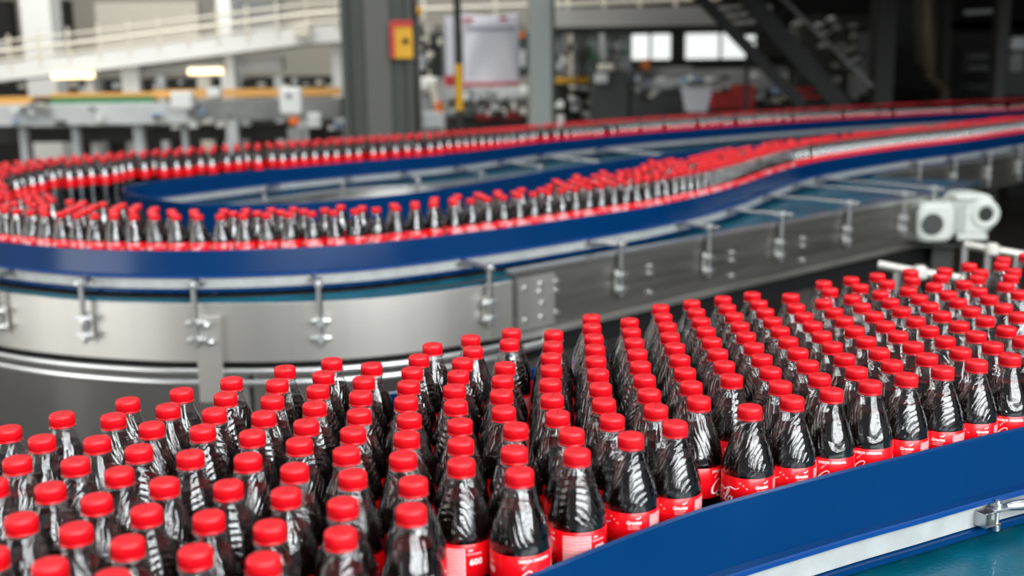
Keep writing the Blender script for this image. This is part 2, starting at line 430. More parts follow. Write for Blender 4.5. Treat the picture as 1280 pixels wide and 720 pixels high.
# ---------------------------------------------------------------- guide rails
def rail_profile(zb, up=.135):
    """blue C-shaped plastic profile, offsets away from the bottles"""
    z = zb
    return [(0, z + .012), (0, z + up - .004), (.002, z + up), (.006, z + up - .002), (.013, z + .066), (.022, z + .063), (.023, z + .057), (.010, z + .054), (.010, z + .024), (.021, z + .021), (.021, z + .013), (.018, z + .011)]
def guide_rail(name, path, zb, side, label, up=.135, strip_mat='strip_metal'):
    pr = [(o*side, z) for o, z in rail_profile(zb, up)]
    if side < 0: pr = pr[::-1]
    b = MB(); b.sweep(path, pr, 'blue_plastic')
    o = b.build(name)
    tag(o, label, 'guide rail', None)
    st = [(.0105*side, zb + .0245), (.0105*side, zb + .0535), (.0165*side, zb + .0535), (.0165*side, zb + .0245)]
    if side < 0: st = st[::-1]
    s = MB(); s.sweep(path, st, strip_mat, False); s.build('metal_strip', o)
    e = [(.0225*side, zb + .056), (.0225*side, zb + .0635), (.0255*side, zb + .0625), (.0255*side, zb + .057)]
    if side < 0: e = e[::-1]
    s = MB(); s.sweep(path, e, 'blue_edge'); s.build('edge_bead', o)
    return o
near_pts = [(.006, 1.034), (.045, 1.065), (.107, 1.114), (.174, 1.164), (.235, 1.205), (.343, 1.268), (.423, 1.313), (.508, 1.358), (.6, 1.408), (.695, 1.456), (.80, 1.508), (1.1, 1.65), (1.5, 1.83)]
near_pts = [(-.34, .52), (-.19, .78), (-.08, .945)] + near_pts
near_path = spline(near_pts, .02)
nr = guide_rail('guide_rail', near_path, 0, 1, 'glossy blue guide rail with pale metal strip along the near bottles', .143)
for v_ in nr.data.vertices:
    if v_.co.z > .1: v_.co.z += float(np.interp(v_.co.x, [0, .08, .2, 1.2], [-.006, -.003, 0, .001]))
# far rail of the near lane, behind the last rows
far_path = spline([(-.235, 1.86), (-.10, 1.93), (.05, 2.02), (.4, 2.22), (.9, 2.52), (1.5, 2.9)], .04)
guide_rail('guide_rail', far_path, -.02, -1, 'dark blue guide rail just behind the rear row of near bottles', .1)

# outer path of the curved lane: from the far right, along the front, round the turn, back to the far right
FRONT = [(7.2, 11.2), (5.2, 9.35), (4.3, 8.52), (3.57, 7.82), (2.85, 7.08), (2.27, 6.56), (1.74, 6.0), (1.45, 5.62), (1.19, 5.17), (.96, 4.73), (.755, 4.40), (.50, 4.07), (.235, 3.815), (.01, 3.617), (-.19, 3.46),
         (-.38, 3.335), (-.56, 3.262), (-.82, 3.22), (-1.04, 3.228), (-1.28, 3.285), (-1.56, 3.43), (-1.86, 3.66), (-2.14, 3.98), (-2.34, 4.36), (-2.44, 4.78), (-2.40, 5.2), (-2.22, 5.58), (-1.90, 5.93)]
BACK = [(-1.52, 6.27), (-1.0, 6.72), (-.62, 7.02), (-.1, 7.52), (.36, 8.0), (.98, 8.56), (1.7, 9.16), (2.5, 9.76), (3.5, 10.42), (5.0, 11.25), (7.0, 12.3)]
outer = spline(FRONT + BACK, .03)
rail_outer = spline(FRONT + BACK[:1], .03)[:]
OUT = -1      # outside of the turn is to the left of travel
def width_at(P):
    """how many rows of bottles stand abreast at a point of the outer path"""
    tab = [((7.2, 11.2), 3), ((3.57, 7.82), 3), ((2.27, 6.56), 3), ((1.45, 5.62), 4), ((.96, 4.73), 6), ((.5, 4.07), 6), ((.235, 3.815), 4), ((.01, 3.617), 2.6), ((-.38, 3.335), 2.5), ((-.82, 3.22), 3.6), ((-1.28, 3.285), 5), ((-1.86, 3.66), 6), ((-2.44, 4.78), 6),
           ((-2.22, 5.58), 6), ((-1.52, 6.27), 6), ((-1.0, 6.72), 6), ((-.1, 7.52), 4), ((1.7, 9.16), 2), ((7, 12.3), 2)]
    return tab
inner_pts = [(6.0, 10.3), (4.3, 8.95), (3.0, 7.95), (2.0, 7.25), (1.28, 6.80), (.62, 6.10), (.15, 5.45), (-.3, 4.75), (-.75, 4.36), (-1.17, 4.33), (-1.5, 4.60), (-1.70, 4.90), (-1.72, 5.12), (-1.55, 5.40), (-1.27, 5.77), (-.91, 6.14), (-.36, 6.66), (.22, 7.5), (.8, 8.16), (1.436, 8.745), (2.19, 9.34), (3.08, 9.97), (4.32, 10.70), (6.06, 11.64), (7.0, 12.13)]
inner_path = spline(inner_pts, .04)
D = .0655
fine_path, S = resample(outer, .01)
kn = width_at(None); ks = [S[np.argmin(((fine_path - np.array(p))**2).sum(1))] for p, w in kn]; kw = [w for p, w in kn]
T_, N_ = normals(fine_path)
spots = []; grid = {}
for row in range(10):
    q = fine_path + N_*(-OUT)*(.0335 + row*D*.868) if False else fine_path - N_*(OUT)*(.0335 + row*D*.868)
    d = np.r_[0, np.cumsum(np.linalg.norm(np.diff(q, axis=0), axis=1))]
    s = (D*.5 if row % 2 else 0) + row*.013
    while s < d[-1]:
        x = np.interp(s, d, q[:, 0]); y = np.interp(s, d, q[:, 1]); sp = np.interp(s, d, S)
        w = np.interp(sp, ks, kw) + .5*math.sin(sp*9.1) + random.uniform(-.25, .25)
        s += D*1.0 + (random.uniform(.004, .035) if random.random() < (.05 if row == 0 else .16) else 0)
        if row + 1 > w + .4: s += 0; continue
        if row: x += random.uniform(-.0035, .0035); y += random.uniform(-.0035, .0035)
        c = (int(x//.07), int(y//.07)); ok = True
        for i in (-1, 0, 1):
            for j in (-1, 0, 1):
                for (a, b_) in grid.get((c[0] + i, c[1] + j), ()):
                    if (a - x)**2 + (b_ - y)**2 < .0622**2: ok = False
        if ok and ((inner_path - (x, y))**2).sum(1).min() < .0335**2: continue
        if not ok:
            s -= D*.9; continue
        grid.setdefault(c, []).append((x, y)); spots.append((x, y, row))
print('curved lane bottles', len(spots))
nlone = 300 - sum(map(len, FILES))
cand = []
for i, (x, y, row) in enumerate(spots):
    px, py = pix(x, y, .215)
    if row == 0 and 3 < px < 1270 and y < 6: cand.append((math.hypot(x, y), i, px))
cand.sort(); chosen = sorted(cand[:nlone], key=lambda t: t[2])
for k, (d_, i, px) in enumerate(chosen):
    x, y, row = spots[i]
    bottle(x, y, FAR, random.uniform(0, 6.28), 'blurred red-capped cola bottle, %s from the left in the curved conveyor\'s outer row' % ordinal(k + 1), 'cola bottles round the outside of the curved conveyor')
taken = {i for _, i, _ in chosen}
# the rest of the crowd on the curved lane: one object
low = [(.020, 0, 'cola'), (.0300, .008, 'cola'), (.0312, .03, 'cola'), (.0290, .070, 'cola'), (.0310, .113, 'cola'), (.0316, .117, 'label_red'), (.0316, .154, 'label_red'), (.0308, .158, 'cola'), (.0284, .174, 'cola'), (.0219, .193, 'cola'),
       (.0180, .203, 'glass'), (.0135, .2165, 'glass'), (.0128, .2185, 'glass'), (.0146, .2186, 'cap_red'), (.0146, .233, 'cap_red'), (.0125, .235, 'cap_red'), (.0008, .235, 'cap_red')]
n = 12; K = len(low)
base = np.array([(r*math.cos(2*PI*k/n), r*math.sin(2*PI*k/n), z) for r, z, _ in low for k in range(n)])
quads = []; qm = []
mats_order = ['cola_far', 'label_red', 'neck_plastic', 'cap_red']
mat('neck_plastic', (34, 28, 28), .1, coat=1)
dd_ = mat('dark_drink', (8, 4, 4), .12, spec=1, coat=1)
dd_.node_tree.nodes['Principled BSDF'].inputs['IOR'].default_value = 1.75
MATS['cola_far'] = MATS['dark_drink']
for i in range(K - 1):
    mm = low[i + 1][2] if low[i][2] == 'cola' and low[i + 1][2] != 'label_red' and i > 7 else low[i][2]
    mm = {'glass': 'neck_plastic'}.get(mm, mm)
    for k in range(n): j = (k + 1) % n; quads.append((i*n + k, i*n + j, i*n + n + j, i*n + n + k)); qm.append(mats_order.index({'cola': 'cola_far'}.get(mm, mm)))
rest = np.array([(x, y, FAR) for i, (x, y, r_) in enumerate(spots) if i not in taken])
V = (base[None] + rest[:, None]).reshape(-1, 3); Q = (np.array(quads)[None] + (np.arange(len(rest))*len(base))[:, None, None]).reshape(-1, 4)
me = bpy.data.meshes.new('cola_bottles'); me.vertices.add(len(V)); me.vertices.foreach_set('co', V.astype('f').ravel())
me.loops.add(Q.size); me.loops.foreach_set('vertex_index', Q.astype('i').ravel())
me.polygons.add(len(Q)); me.polygons.foreach_set('loop_start', np.arange(0, Q.size, 4, dtype='i')); me.polygons.foreach_set('loop_total', np.full(len(Q), 4, 'i'))
me.polygons.foreach_set('material_index', np.tile(qm, len(rest)).astype('i')); me.polygons.foreach_set('use_smooth', np.ones(len(Q), bool))
for k in mats_order: me.materials.append(MATS[k])
me.update(calc_edges=True); me.validate()
crowd = bpy.data.objects.new('cola_bottles', me); C.objects.link(crowd)
tag(crowd, 'dense crowd of red-capped cola bottles filling the curved conveyor into the distance', 'bottles', kind='stuff')

guide_rail('guide_rail', rail_outer, FAR, OUT, 'long blue guide rail curving round the front of the far lane')
guide_rail('guide_rail', inner_path, FAR, 1, 'blue inner guide rail with rounded nose inside the bend')

# ---------------------------------------------------------------- conveyors
def ribbon(path_a, path_b, z, th, m):
    n = len(path_a); b = MB()
    vs = [(p[0], p[1], z) for p in path_a] + [(p[0], p[1], z) for p in path_b] + [(p[0], p[1], z - th) for p in path_a] + [(p[0], p[1], z - th) for p in path_b]
    fs = []
    for i in range(n - 1):
        fs += [(i, i + 1, n + i + 1, n + i), (2*n + i, 3*n + i, 3*n + i + 1, 2*n + i + 1), (i, 2*n + i, 2*n + i + 1, i + 1), (n + i, n + i + 1, 3*n + i + 1, 3*n + i)]
    b.add(vs, fs, m); return b
def plate_prof(o, z1, z0, t=.006): return [(o, z0), (o, z1), (o - t, z1), (o - t, z0)]
# curved conveyor
cc = empty('curved_conveyor', (-.9, 4.5, FLOOR)); cc_loc = np.array([-.9, 4.5, FLOOR])
tag(cc, 'curved stainless steel conveyor carrying bottles round the bend', 'conveyor')
def child(b, name, parent):
    o = b.build(name, parent); o.matrix_parent_inverse = Matrix.Translation(-parent.location); return o
belt_out = offset(outer, -.045)[::2]; wid = np.interp(np.linspace(0, 1, len(belt_out)), np.linspace(0, 1, 12), [.5]*12)
half = spline(FRONT + BACK, .03)
inb = np.array([inner_path[np.argmin(((inner_path - p)**2).sum(1))] for p in belt_out])
cut0 = np.argmin(((belt_out - np.array([2.0, 6.28]))**2).sum(1)); cut1 = np.argmin(((belt_out - np.array([-1.52, 6.3]))**2).sum(1))
child(ribbon(belt_out[cut0:cut1 + 1], inb[cut0:cut1 + 1], FAR, .012, 'belt_teal'), 'belt', cc)
i0 = np.argmin(((outer - np.array([.02, 3.62]))**2).sum(1)); i1 = np.argmin(((outer - np.array([-1.90, 5.93]))**2).sum(1))
plate_pts = [(.0, 3.435), (-.14, 3.325), (-.281, 3.24), (-.42, 3.185), (-.554, 3.157), (-.70, 3.148), (-.825, 3.153), (-1.04, 3.175), (-1.339, 3.262), (-1.61, 3.395), (-1.92, 3.62), (-2.2, 3.93), (-2.42, 4.34), (-2.52, 4.78), (-2.48, 5.22), (-2.28, 5.64)]
plate = spline(plate_pts, .03)
def po(o, z1, z0, t=.004): return [(-o, z0), (-o, z1), (-o + t, z1), (-o + t, z0)]
pr = [(0.0, FAR - .185), (0.0, FAR - .012), (.004, FAR - .010), (.004, FAR - .185)]
child(MB().sweep(plate, pr, 'steel'), 'side_plate', cc)
child(MB().sweep(offset(plate, .012), [(0, FAR - .012), (0, FAR - .001), (.006, FAR - .001), (.006, FAR - .012)], 'belt_teal'), 'belt_edge', cc)
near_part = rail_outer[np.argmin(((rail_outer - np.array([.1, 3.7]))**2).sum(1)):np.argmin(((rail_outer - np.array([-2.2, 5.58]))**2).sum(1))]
child(MB().sweep(near_part, [(-.002, FAR + .001), (-.002, FAR + .004), (-.040, FAR + .004), (-.040, FAR + .001)], 'black_rubber', False), 'gap_shade_strip', cc)  # black strip painted in for the shaded gap below the rail
for dz, rr, off in ((-.212, .0085, -.004), (-.247, .011, .0)):
    q = offset(plate, off)
    child(MB().tube([(p[0], p[1], FAR + dz) for p in q[::2]], rr, 'steel_bright', 10), 'guide_tube', cc)
child(MB().sweep(offset(plate, .05), [(0, FAR - .235), (0, FAR - .19), (.02, FAR - .19), (.02, FAR - .235)], 'black_rubber'), 'return_track', cc)
# seams and mounting plates of the curved side
def plate_frame(path, x):
    k = np.argmin(np.abs(path[:, 0] - x)); T, N = normals(path); return path[k], T[k], N[k]
for x in (-.06,):
    p, t, nn = plate_frame(plate, x)
    child(MB().box((p[0] - nn[0]*.004, p[1] - nn[1]*.004, FAR - .1), (.05, .006, .17), 'steel', math.atan2(t[1], t[0])), 'joint_plate', cc)
for x, y in ((-.86, 3.40), (-.15, 3.62)):
    child(MB().box((x, y, (FLOOR + FAR - .2)/2), (.07, .07, -FLOOR + FAR - .2), 'steel'), 'leg', cc)
p, t, nn = plate_frame(plate, -.865)
leg = MB().box((p[0] - nn[0]*.012, p[1] - nn[1]*.012, FAR - .175), (.075, .01, .26), 'steel', math.atan2(t[1], t[0]), .003)
for dx, dz in ((.0, -.07), (.01, -.12)): leg.lathe([(.0, 0), (.010, 0), (.010, .008), (0, .010)], 'steel_bright', 10, (p[0] - nn[0]*.02 + dx, p[1] - .022, FAR + dz), 'y')
child(leg, 'support_bracket', cc)

# straight wide section
sc_ = empty('straight_conveyor', (1.0, 4.6, FLOOR)); tag(sc_, 'straight steel conveyor section with wide teal belt beside the blue rail', 'conveyor')
A0 = np.array([.003, 3.47]); A1 = np.array([2.035, 5.31]); dA = (A1 - A0)/np.linalg.norm(A1 - A0); nA = np.array([dA[1], -dA[0]])
back_edge = [(2.52, 6.0), (1.95, 6.35), (1.45, 5.9), (.96, 5.0), (.5, 4.2), (.05, 3.66)]
child(MB().prism([tuple(A0 - nA*.01), tuple(A1 - nA*.01)] + back_edge, FAR - .014, FAR - .003, 'belt_teal'), 'belt', sc_)
child(MB().sweep([A0, A1], [(0, FAR - .20), (0, FAR + .004), (-.005, FAR + .004), (-.005, FAR - .20)], 'steel_dark', False), 'side_plate', sc_)
child(MB().sweep([A0 - dA*.01, A1 + dA*.01], [(.006, FAR + .004), (.006, FAR + .014), (-.024, FAR + .016), (-.024, FAR + .004)], 'steel_bright', False), 'top_strip', sc_)
child(MB().sweep([A0, A1], [(.012, FAR - .215), (.012, FAR - .198), (-.02, FAR - .198), (-.02, FAR - .215)], 'steel', False), 'bottom_flange', sc_)
def on_plate(s, dz, out=.0): p = A0 + dA*s + nA*out; return (p[0], p[1], FAR + dz)
ang = math.atan2(dA[1], dA[0])
def bolt(b, p, r=.011, m='steel_bright'):
    n3 = np.array([nA[0], nA[1], 0]); q = np.array(p)
    b.tube([q, q + n3*.010], [r, r*.85], m, 8)
for (s, dz) in ((.05, -.05), (.05, -.155), (.12, -.045), (.115, -.07), (.12, -.155), (.125, -.11), (.19, -.045), (.19, -.075), (.19, -.15), (.66, -.06), (.66, -.085), (.66, -.155), (1.14, -.07), (1.14, -.10), (1.14, -.16), (1.62, -.07), (1.62, -.10), (1.62, -.16)):
    bb = MB(); bolt(bb, on_plate(s, dz)); child(bb, 'bolt', sc_)
child(MB().box(on_plate(.10, -.1, .003), (.16, .004, .17), 'steel', ang), 'joint_plate', sc_)
child(MB().sweep([A0 + dA*.1, A1], [(-.03, FAR - .30), (-.03, FAR - .225), (-.45, FAR - .225), (-.45, FAR - .30)], 'black_rubber', False), 'return_tray', sc_)
child(MB().tube([on_plate(.14, -.20, .01), on_plate(.14, -.25, .01)], .02, 'steel', 12), 'foot_clamp', sc_)
child(MB().tube([on_plate(.13, -.235, .03), on_plate(.01, -.235, .03)], .013, 'steel_bright', 12), 'clamp_tube', sc_)
for s in (.14, 1.0, 1.85):
    p = on_plate(s, 0, -.12); child(MB().box((p[0], p[1], (FLOOR + FAR - .2)/2), (.07, .07, -FLOOR + FAR - .2), 'steel_dark', ang), 'leg', sc_)
child(MB().box(on_plate(2.52, -.09, .02), (.13, .10, .17), 'steel_dark', ang, .006), 'end_box', sc_)
child(MB().box(on_plate(2.7, -.09, -.15), (.10, .5, .16), 'black_paint', ang, .006), 'end_frame', sc_)
# narrow run on to the right
rc = empty('rear_conveyor', (3.2, 7.2, FLOOR)); tag(rc, 'dark steel conveyor running off to the right beyond the motor', 'conveyor')
k0 = np.argmin(((rail_outer - np.array([2.0, 6.28]))**2).sum(1)); run = offset(rail_outer[:k0], -.05)
child(ribbon(belt_out[:cut0 + 1], inb[:cut0 + 1], FAR, .012, 'belt_teal'), 'belt', rc)
child(MB().sweep(run, [(0, FAR - .2), (0, FAR - .0), (-.006, FAR), (-.006, FAR - .2)], 'steel_dark'), 'side_plate', rc)
child(MB().sweep(run, [(-.002, FAR - .0), (-.002, FAR + .01), (.03, FAR + .01), (.03, FAR)], 'steel'), 'top_strip', rc)
for k in (20, 70, 115):
    child(MB().box((run[k][0] - .1, run[k][1] + .1, (FLOOR + FAR - .1)/2), (.08, .08, -FLOOR + FAR - .1), 'dark_steel'), 'leg', rc)
# back lane: its wide teal deck and side plate inside the loop
bc = empty('back_conveyor', (0, 7.0, FLOOR)); tag(bc, 'steel edged teal conveyor of the back lane, inside the loop', 'conveyor')
e = [on(262, 260, FAR), on(430, 240, FAR), on(561, 231.5, FAR), on(722, 213, FAR), on(830, 203.5, FAR)]
e = [(-1.5, 5.05)] + [tuple(p) for p in e[1:]]; e.append((2.6, 8.45))
ep = spline(e, .06)
inn = [inner_path[np.argmin(((inner_path[:, 0] - p[0])**2 + (inner_path[:, 1] - p[1] - .75)**2))] for p in ep]
bk = spline([(-1.6, 5.35), (-1.27, 5.83), (-.91, 6.2), (-.36, 6.72), (.3, 7.48), (1.2, 8.38), (2.2, 9.26), (3.0, 9.8)], .06)
bk2 = np.stack([np.interp(np.linspace(0, 1, len(ep)), np.linspace(0, 1, len(bk)), bk[:, k]) for k in (0, 1)], 1)
child(ribbon(belt_out[cut1:], inb[cut1:], FAR, .012, 'belt_teal'), 'bottle_belt', bc)
child(ribbon(ep, bk2, FAR - .003, .01, 'belt_teal'), 'belt', bc)
child(MB().sweep(ep, [(0, FAR - .2), (0, FAR), (-.006, FAR), (-.006, FAR - .2)], 'steel'), 'side_plate', bc)
child(MB().sweep(ep, [(.004, FAR), (.004, FAR + .012), (-.035, FAR + .014), (-.035, FAR)], 'steel_bright'), 'top_strip', bc)
for k in (24, 40):
    child(MB().box((ep[k][0], ep[k][1] + .3, (FLOOR + FAR - .1)/2), (.08, .08, -FLOOR + FAR - .1), 'steel_dark'), 'leg', bc)
for p0, p1 in (((470, 244), (590, 262)), ((600, 237), (700, 250)), ((330, 252), (420, 262))):
    a_, b_ = on(p0[0], p0[1], FAR - .06), on(p1[0], p1[1], FAR - .06)
    child(MB().tube([(a_[0], a_[1], FAR - .06), (b_[0], b_[1], FAR - .06)], .016, 'steel', 8), 'brace', bc)
# near conveyor
nc = empty('near_conveyor', (.2, 1.4, FLOOR)); tag(nc, 'wide teal belt conveyor under the sharp foreground bottles', 'conveyor')
child(MB().prism([(-1.2, .2), (1.7, .2), (2.4, 1.9), (1.5, 2.86), (.9, 2.5), (.05, 1.99), (-.235, 1.84), (-.5, 1.70), (-.95, 1.30)], -.02, 0, 'belt_teal'), 'belt', nc)
child(MB().prism([(-1.15, .3), (1.6, .3), (2.2, 1.9), (1.4, 2.7), (.1, 1.94), (-.5, 1.6), (-.9, 1.25)], -.12, -.022, 'steel_dark'), 'bed', nc)
for x, y in ((-.7, .7), (.9, .6), (1.4, 1.9), (-.2, 1.5)):
    child(MB().box((x, y, (FLOOR - .12)/2), (.08, .08, -FLOOR - .12), 'steel_dark'), 'leg', nc)

# ---------------------------------------------------------------- brackets that hold the guide rails
def bracket(foot, railpt, nrm, label, group, top=.062, bottom=-.135, knobs=(-.062, -.112), rod_r=.009, long=False, knob_side=0):
    """round post clamped outside the side plate, with a cross rod to the rail's metal strip"""
    o = empty('rail_bracket', (foot[0], foot[1], FAR + bottom))
    tag(o, label, 'bracket', group)
    f = np.array([foot[0], foot[1]]); n_ = np.array(nrm); t_ = np.array([-n_[1], n_[0]])
    child(MB().tube([(f[0], f[1], FAR + bottom), (f[0], f[1], FAR + top)], rod_r, 'rod_steel', 10), 'post', o)
    r_ = np.array(railpt); zr = FAR + (.047 if not long else .052)
    d = (f - r_)/np.linalg.norm(f - r_); e2 = f + d*(.05 if long else .012)
    child(MB().tube([(r_[0], r_[1], zr), (e2[0], e2[1], zr)], rod_r*.95, 'rod_steel', 10), 'cross_rod', o)
    cl = MB().box((f[0], f[1], zr), (.022, .022, .022), 'steel_bright', math.atan2(n_[1], n_[0]), .004)
    cl.tube([(f[0] + n_[0]*.01, f[1] + n_[1]*.01, zr), (f[0] + n_[0]*.022, f[1] + n_[1]*.022, zr)], .006, 'steel_bright', 8)
    child(cl, 'clamp', o)
    rb = MB().box((r_[0], r_[1], zr - .008), (.05, .012, .014), 'steel_dark', math.atan2(t_[1], t_[0]), .003)
    rb.tube([(r_[0] + n_[0]*.0 + t_[0]*.016, r_[1] + t_[1]*.016, zr - .008), (r_[0] + n_[0]*.016 + t_[0]*.016, r_[1] + n_[1]*.016 + t_[1]*.016, zr - .008)], .006, 'rod_steel', 8)
    child(rb, 'rail_clamp', o)
    for kz in knobs:
        kb = MB()
        c0 = np.array([f[0], f[1], FAR + kz]); t3 = np.array([t_[0], t_[1], 0]); n3 = np.array([n_[0], n_[1], 0])
        kb.tube([c0 - t3*.029, c0 - t3*.016, c0 + t3*.016, c0 + t3*.029], [.0062, .0088, .0088, .0062], 'steel_bright', 10)
        kb.tube([c0 - n3*.022, c0 + n3*.014], .012, 'steel_bright', 10)
        child(kb, 'clamp_knob', o)
    mp = MB(); g = f - n_*.016
    mp.box((g[0], g[1], FAR + sum(knobs)/len(knobs)), (.034, .006, .085), 'steel', math.atan2(t_[1], t_[0]), .002)
    child(mp, 'mounting_plate', o)
    return o
G1 = 'brackets on the curved side plate'
rp, rs = rail_outer, None
def nearest(path, p): return path[np.argmin(((path - np.array(p))**2).sum(1))]
Tn, Nn_ = normals(plate)
labs = ['leftmost steel rail bracket on the curved plate, partly cut by the photo edge', 'steel bracket post on the curved plate, second from the left', 'steel bracket post standing before the support plate', 'upright steel bracket at the middle of the curved plate', 'steel bracket post just left of the bolted plate joint']
for k, px in enumerate((6, 113, 254, 401, 608)):
    best = min(range(len(plate)), key=lambda i: abs(pix(plate[i][0], plate[i][1], FAR - .08)[0] - px) + (100 if plate[i][1] > 4.2 else 0))
    n_ = -Nn_[best]; n_ = n_ if n_[1] < 0 else -n_
    f = plate[best] + n_*.026
    rq = nearest(rail_outer, f); rq = rq + (f - rq)/np.linalg.norm(f - rq)*.012
    bracket(f, rq, n_, labs[k], G1)
G2 = 'brackets along the straight side plate'
data = [(777, 735, 272, 'steel bracket post right of the bolted plate joint'), (887, 845, 268, 'steel bracket with short cross rod over the teal belt'), (977, 905, 258, 'steel bracket with cross rod, second along the teal belt'),
        (1061, 950, 241, 'steel bracket with long cross rod, third along the teal belt'), (1130, 986, 227, 'steel bracket with longest cross rod, nearest the belt end'), (1166, 1014, 216, 'steel bracket rising from the corner behind the motor')]
for px, rx, ry, lb in data:
    s = min(np.linspace(.1, 2.85, 400), key=lambda s: abs(pix(*on_plate(s, -.05, .026))[0] - px))
    f = on_plate(s, 0, .026)
    best = min(rail_outer, key=lambda p: abs(pix(p[0], p[1], FAR + .04)[0] - rx) + (0 if p[1] < 6.4 and p[0] > -.5 else 500))
    n2 = np.array([nA[0], nA[1]])
    bracket(f, best + n2*.014, n2, lb, G2, long=px > 800)
G3 = 'thin brackets on the rear conveyor'
for k, px in enumerate((1144, 1190, 1232, 1270)):
    b_ = min(range(len(run)), key=lambda i: abs(pix(run[i][0], run[i][1], FAR)[0] - px))
    Tq, Nq = normals(run); n_ = Nq[b_]*(-1); n_ = n_ if n_[1] < 0 else -n_
    bracket(run[b_] + n_*.026, run[b_] - n_*.03, n_, 'thin dark bracket on the rear conveyor, %s from the left' % ordinal(k + 1), G3, bottom=-.17)
G4 = 'brackets inside the loop'
for k, (px, py) in enumerate(((332, 250), (430, 240), (521, 236), (600, 228), (672, 219), (740, 212), (830, 204))):
    x_, y_ = on(px, py, FAR); rq = nearest(inner_path[len(inner_path)//2:], (x_, y_ + .25)); v = np.array([x_, y_]) - rq; v = v/np.linalg.norm(v)
    bracket((x_ + v[0]*.02, y_ + v[1]*.02), rq + v*.02, v, 'steel bracket inside the conveyor loop, %s from its nose' % ordinal(k + 1), G4, rod_r=.009, long=True)
# clamp and rod on the near rail
cb = empty('rail_bracket', (.70, 1.45, .04)); tag(cb, 'shiny slotted clamp with round arm bolted to the near blue rail', 'bracket')
cp = np.array([*on(1222, 626, .04)]); T_n, N_n = normals(near_path); kk = np.argmin(((near_path - cp)**2).sum(1)); tt = T_n[kk]; nn = N_n[kk]; base_p = near_path[kk] - tt*.026; a_ = math.atan2(tt[1], tt[0])
def lp(s, o, z): q = base_p + tt*s + nn*o; return (q[0], q[1], z)
u_ = MB()
for z0 in (.048, .030): u_.box(lp(0, .026, z0), (.030, .020, .0025), 'rod_steel', a_, .001)
u_.box(lp(-.0145, .026, .039), (.0025, .020, .019), 'rod_steel', a_); u_.box(lp(0, .0178, .039), (.030, .003, .019), 'steel_dark', a_)
child(u_, 'clamp_body', cb)
bl = MB(); bl.tube([lp(.012, .030, .022), lp(.012, .030, .062)], .0032, 'steel_bright', 10)
bl.tube([lp(.012, .030, .052), lp(.012, .030, .0585)], .0068, 'steel_bright', 6); bl.tube([lp(.012, .030, .020), lp(.012, .030, .027)], .006, 'rod_steel', 6)
child(bl, 'bolt', cb)
arm = MB(); P0 = lp(.004, .030, .051)
arm.box(lp(.016, .031, .0505), (.032, .015, .003), 'steel_bright', a_ - .1, .001)
arm.tube([lp(.026, .032, .0505), lp(.036, .033, .0505), lp(.050, .036, .0500), lp(.30, .075, .050)], [.004, .0065, .0075, .0075], 'rod_steel', 14)
child(arm, 'arm', cb)

# ---------------------------------------------------------------- gear motor
gm = empty('gear_motor', at(1200, 300, 5.25))
tag(gm, 'off-white gear motor with round fan grille at the straight conveyor end', 'motor')
gc = np.array(at(1192, 272, 5.15))
def gp(x, y, z): return (gc[0] + x, gc[1] + y, gc[2] + z)
mh = MB(); mh.lathe([(.0, -.005), (.062, -.0), (.085, .012), (.088, .03), (.088, .10), (.080, .108), (0, .108)], 'motor_paint', 8, gp(-.105, -.07, .0), 'y')
fan = MB(); fan.lathe([(.088, 0), (.088, -.09), (.07, -.105), (.045, -.108), (0, -.108)], 'motor_paint', 28, gp(-.105, -.06, -.005), 'y')
# fan end faces the camera, slightly to the left
def squircle(c, hx, hz, y0, y1, r0, m, b, n=32, p=4):
    vs = []
    rings = [(y0, 1 - r0), (y0 + .012, 1), (y1, 1)]
    for yy, sc in rings:
        for k in range(n):
            a = 2*PI*k/n; cx, cz = math.cos(a), math.sin(a); d = (abs(cx)**p + abs(cz)**p)**(-1/p)
            vs.append((c[0] + hx*sc*cx*d, c[1] + yy, c[2] + hz*sc*cz*d))
    fs = [tuple(range(n))]
    for i in range(2):
        for k in range(n): j = (k + 1) % n; fs.append((i*n + k, i*n + n + k, i*n + n + j, i*n + j))
    fs.append(tuple(range(3*n - 1, 2*n - 1, -1)))
    b.add(vs, fs, m); return b
b = MB(); squircle(gp(-.115, 0, -.01), .085, .088, -.10, .02, .16, 'motor_paint', b); child(b, 'fan_cover', gm)
b = MB(); b.lathe([(.0, .1045), (.050, .1045), (.052, .098)], 'motor_dark', 24, gp(-.135, .0, -.015), 'y')
vs_ = MB(); c_ = gp(-.135, -.1045, -.015)
for r_ in (.014, .026, .038, .048): vs_.tube([(c_[0] + r_*math.cos(a), c_[1], c_[2] + r_*math.sin(a)) for a in [2*PI*k/20 for k in range(21)]], .0012, 'machine_grey', 5)
for k in range(6): a = PI*k/6; vs_.tube([(c_[0] - .05*math.cos(a), c_[1], c_[2] - .05*math.sin(a)), (c_[0] + .05*math.cos(a), c_[1], c_[2] + .05*math.sin(a))], .0012, 'machine_grey', 5)
b2 = MB(); b2.tube([(c_[0], c_[1] - .002, c_[2]), (c_[0], c_[1] + .006, c_[2])], .050, 'motor_dark', 24)
gr = child(b2, 'fan_grille', gm); child(vs_, 'grille_wires', gr)
b = MB(); squircle(gp(-.02, .06, .0), .055, .075, -.10, .06, .1, 'motor_paint', b)
for k in range(7): b.box(gp(-.045 + k*.013, -.035, 0), (.004, .03, .14), 'motor_paint')
child(b, 'motor_housing', gm)
b = MB(); squircle(gp(.075, .03, .02), .095, .095, -.08, .08, .12, 'motor_paint', b, 32, 3.4)
b.box(gp(.07, -.0, -.085), (.14, .12, .03), 'motor_paint', 0, .006); b.box(gp(.03, -.02, .10), (.10, .10, .03), 'motor_paint', 0, .008)
child(b, 'gearbox', gm)
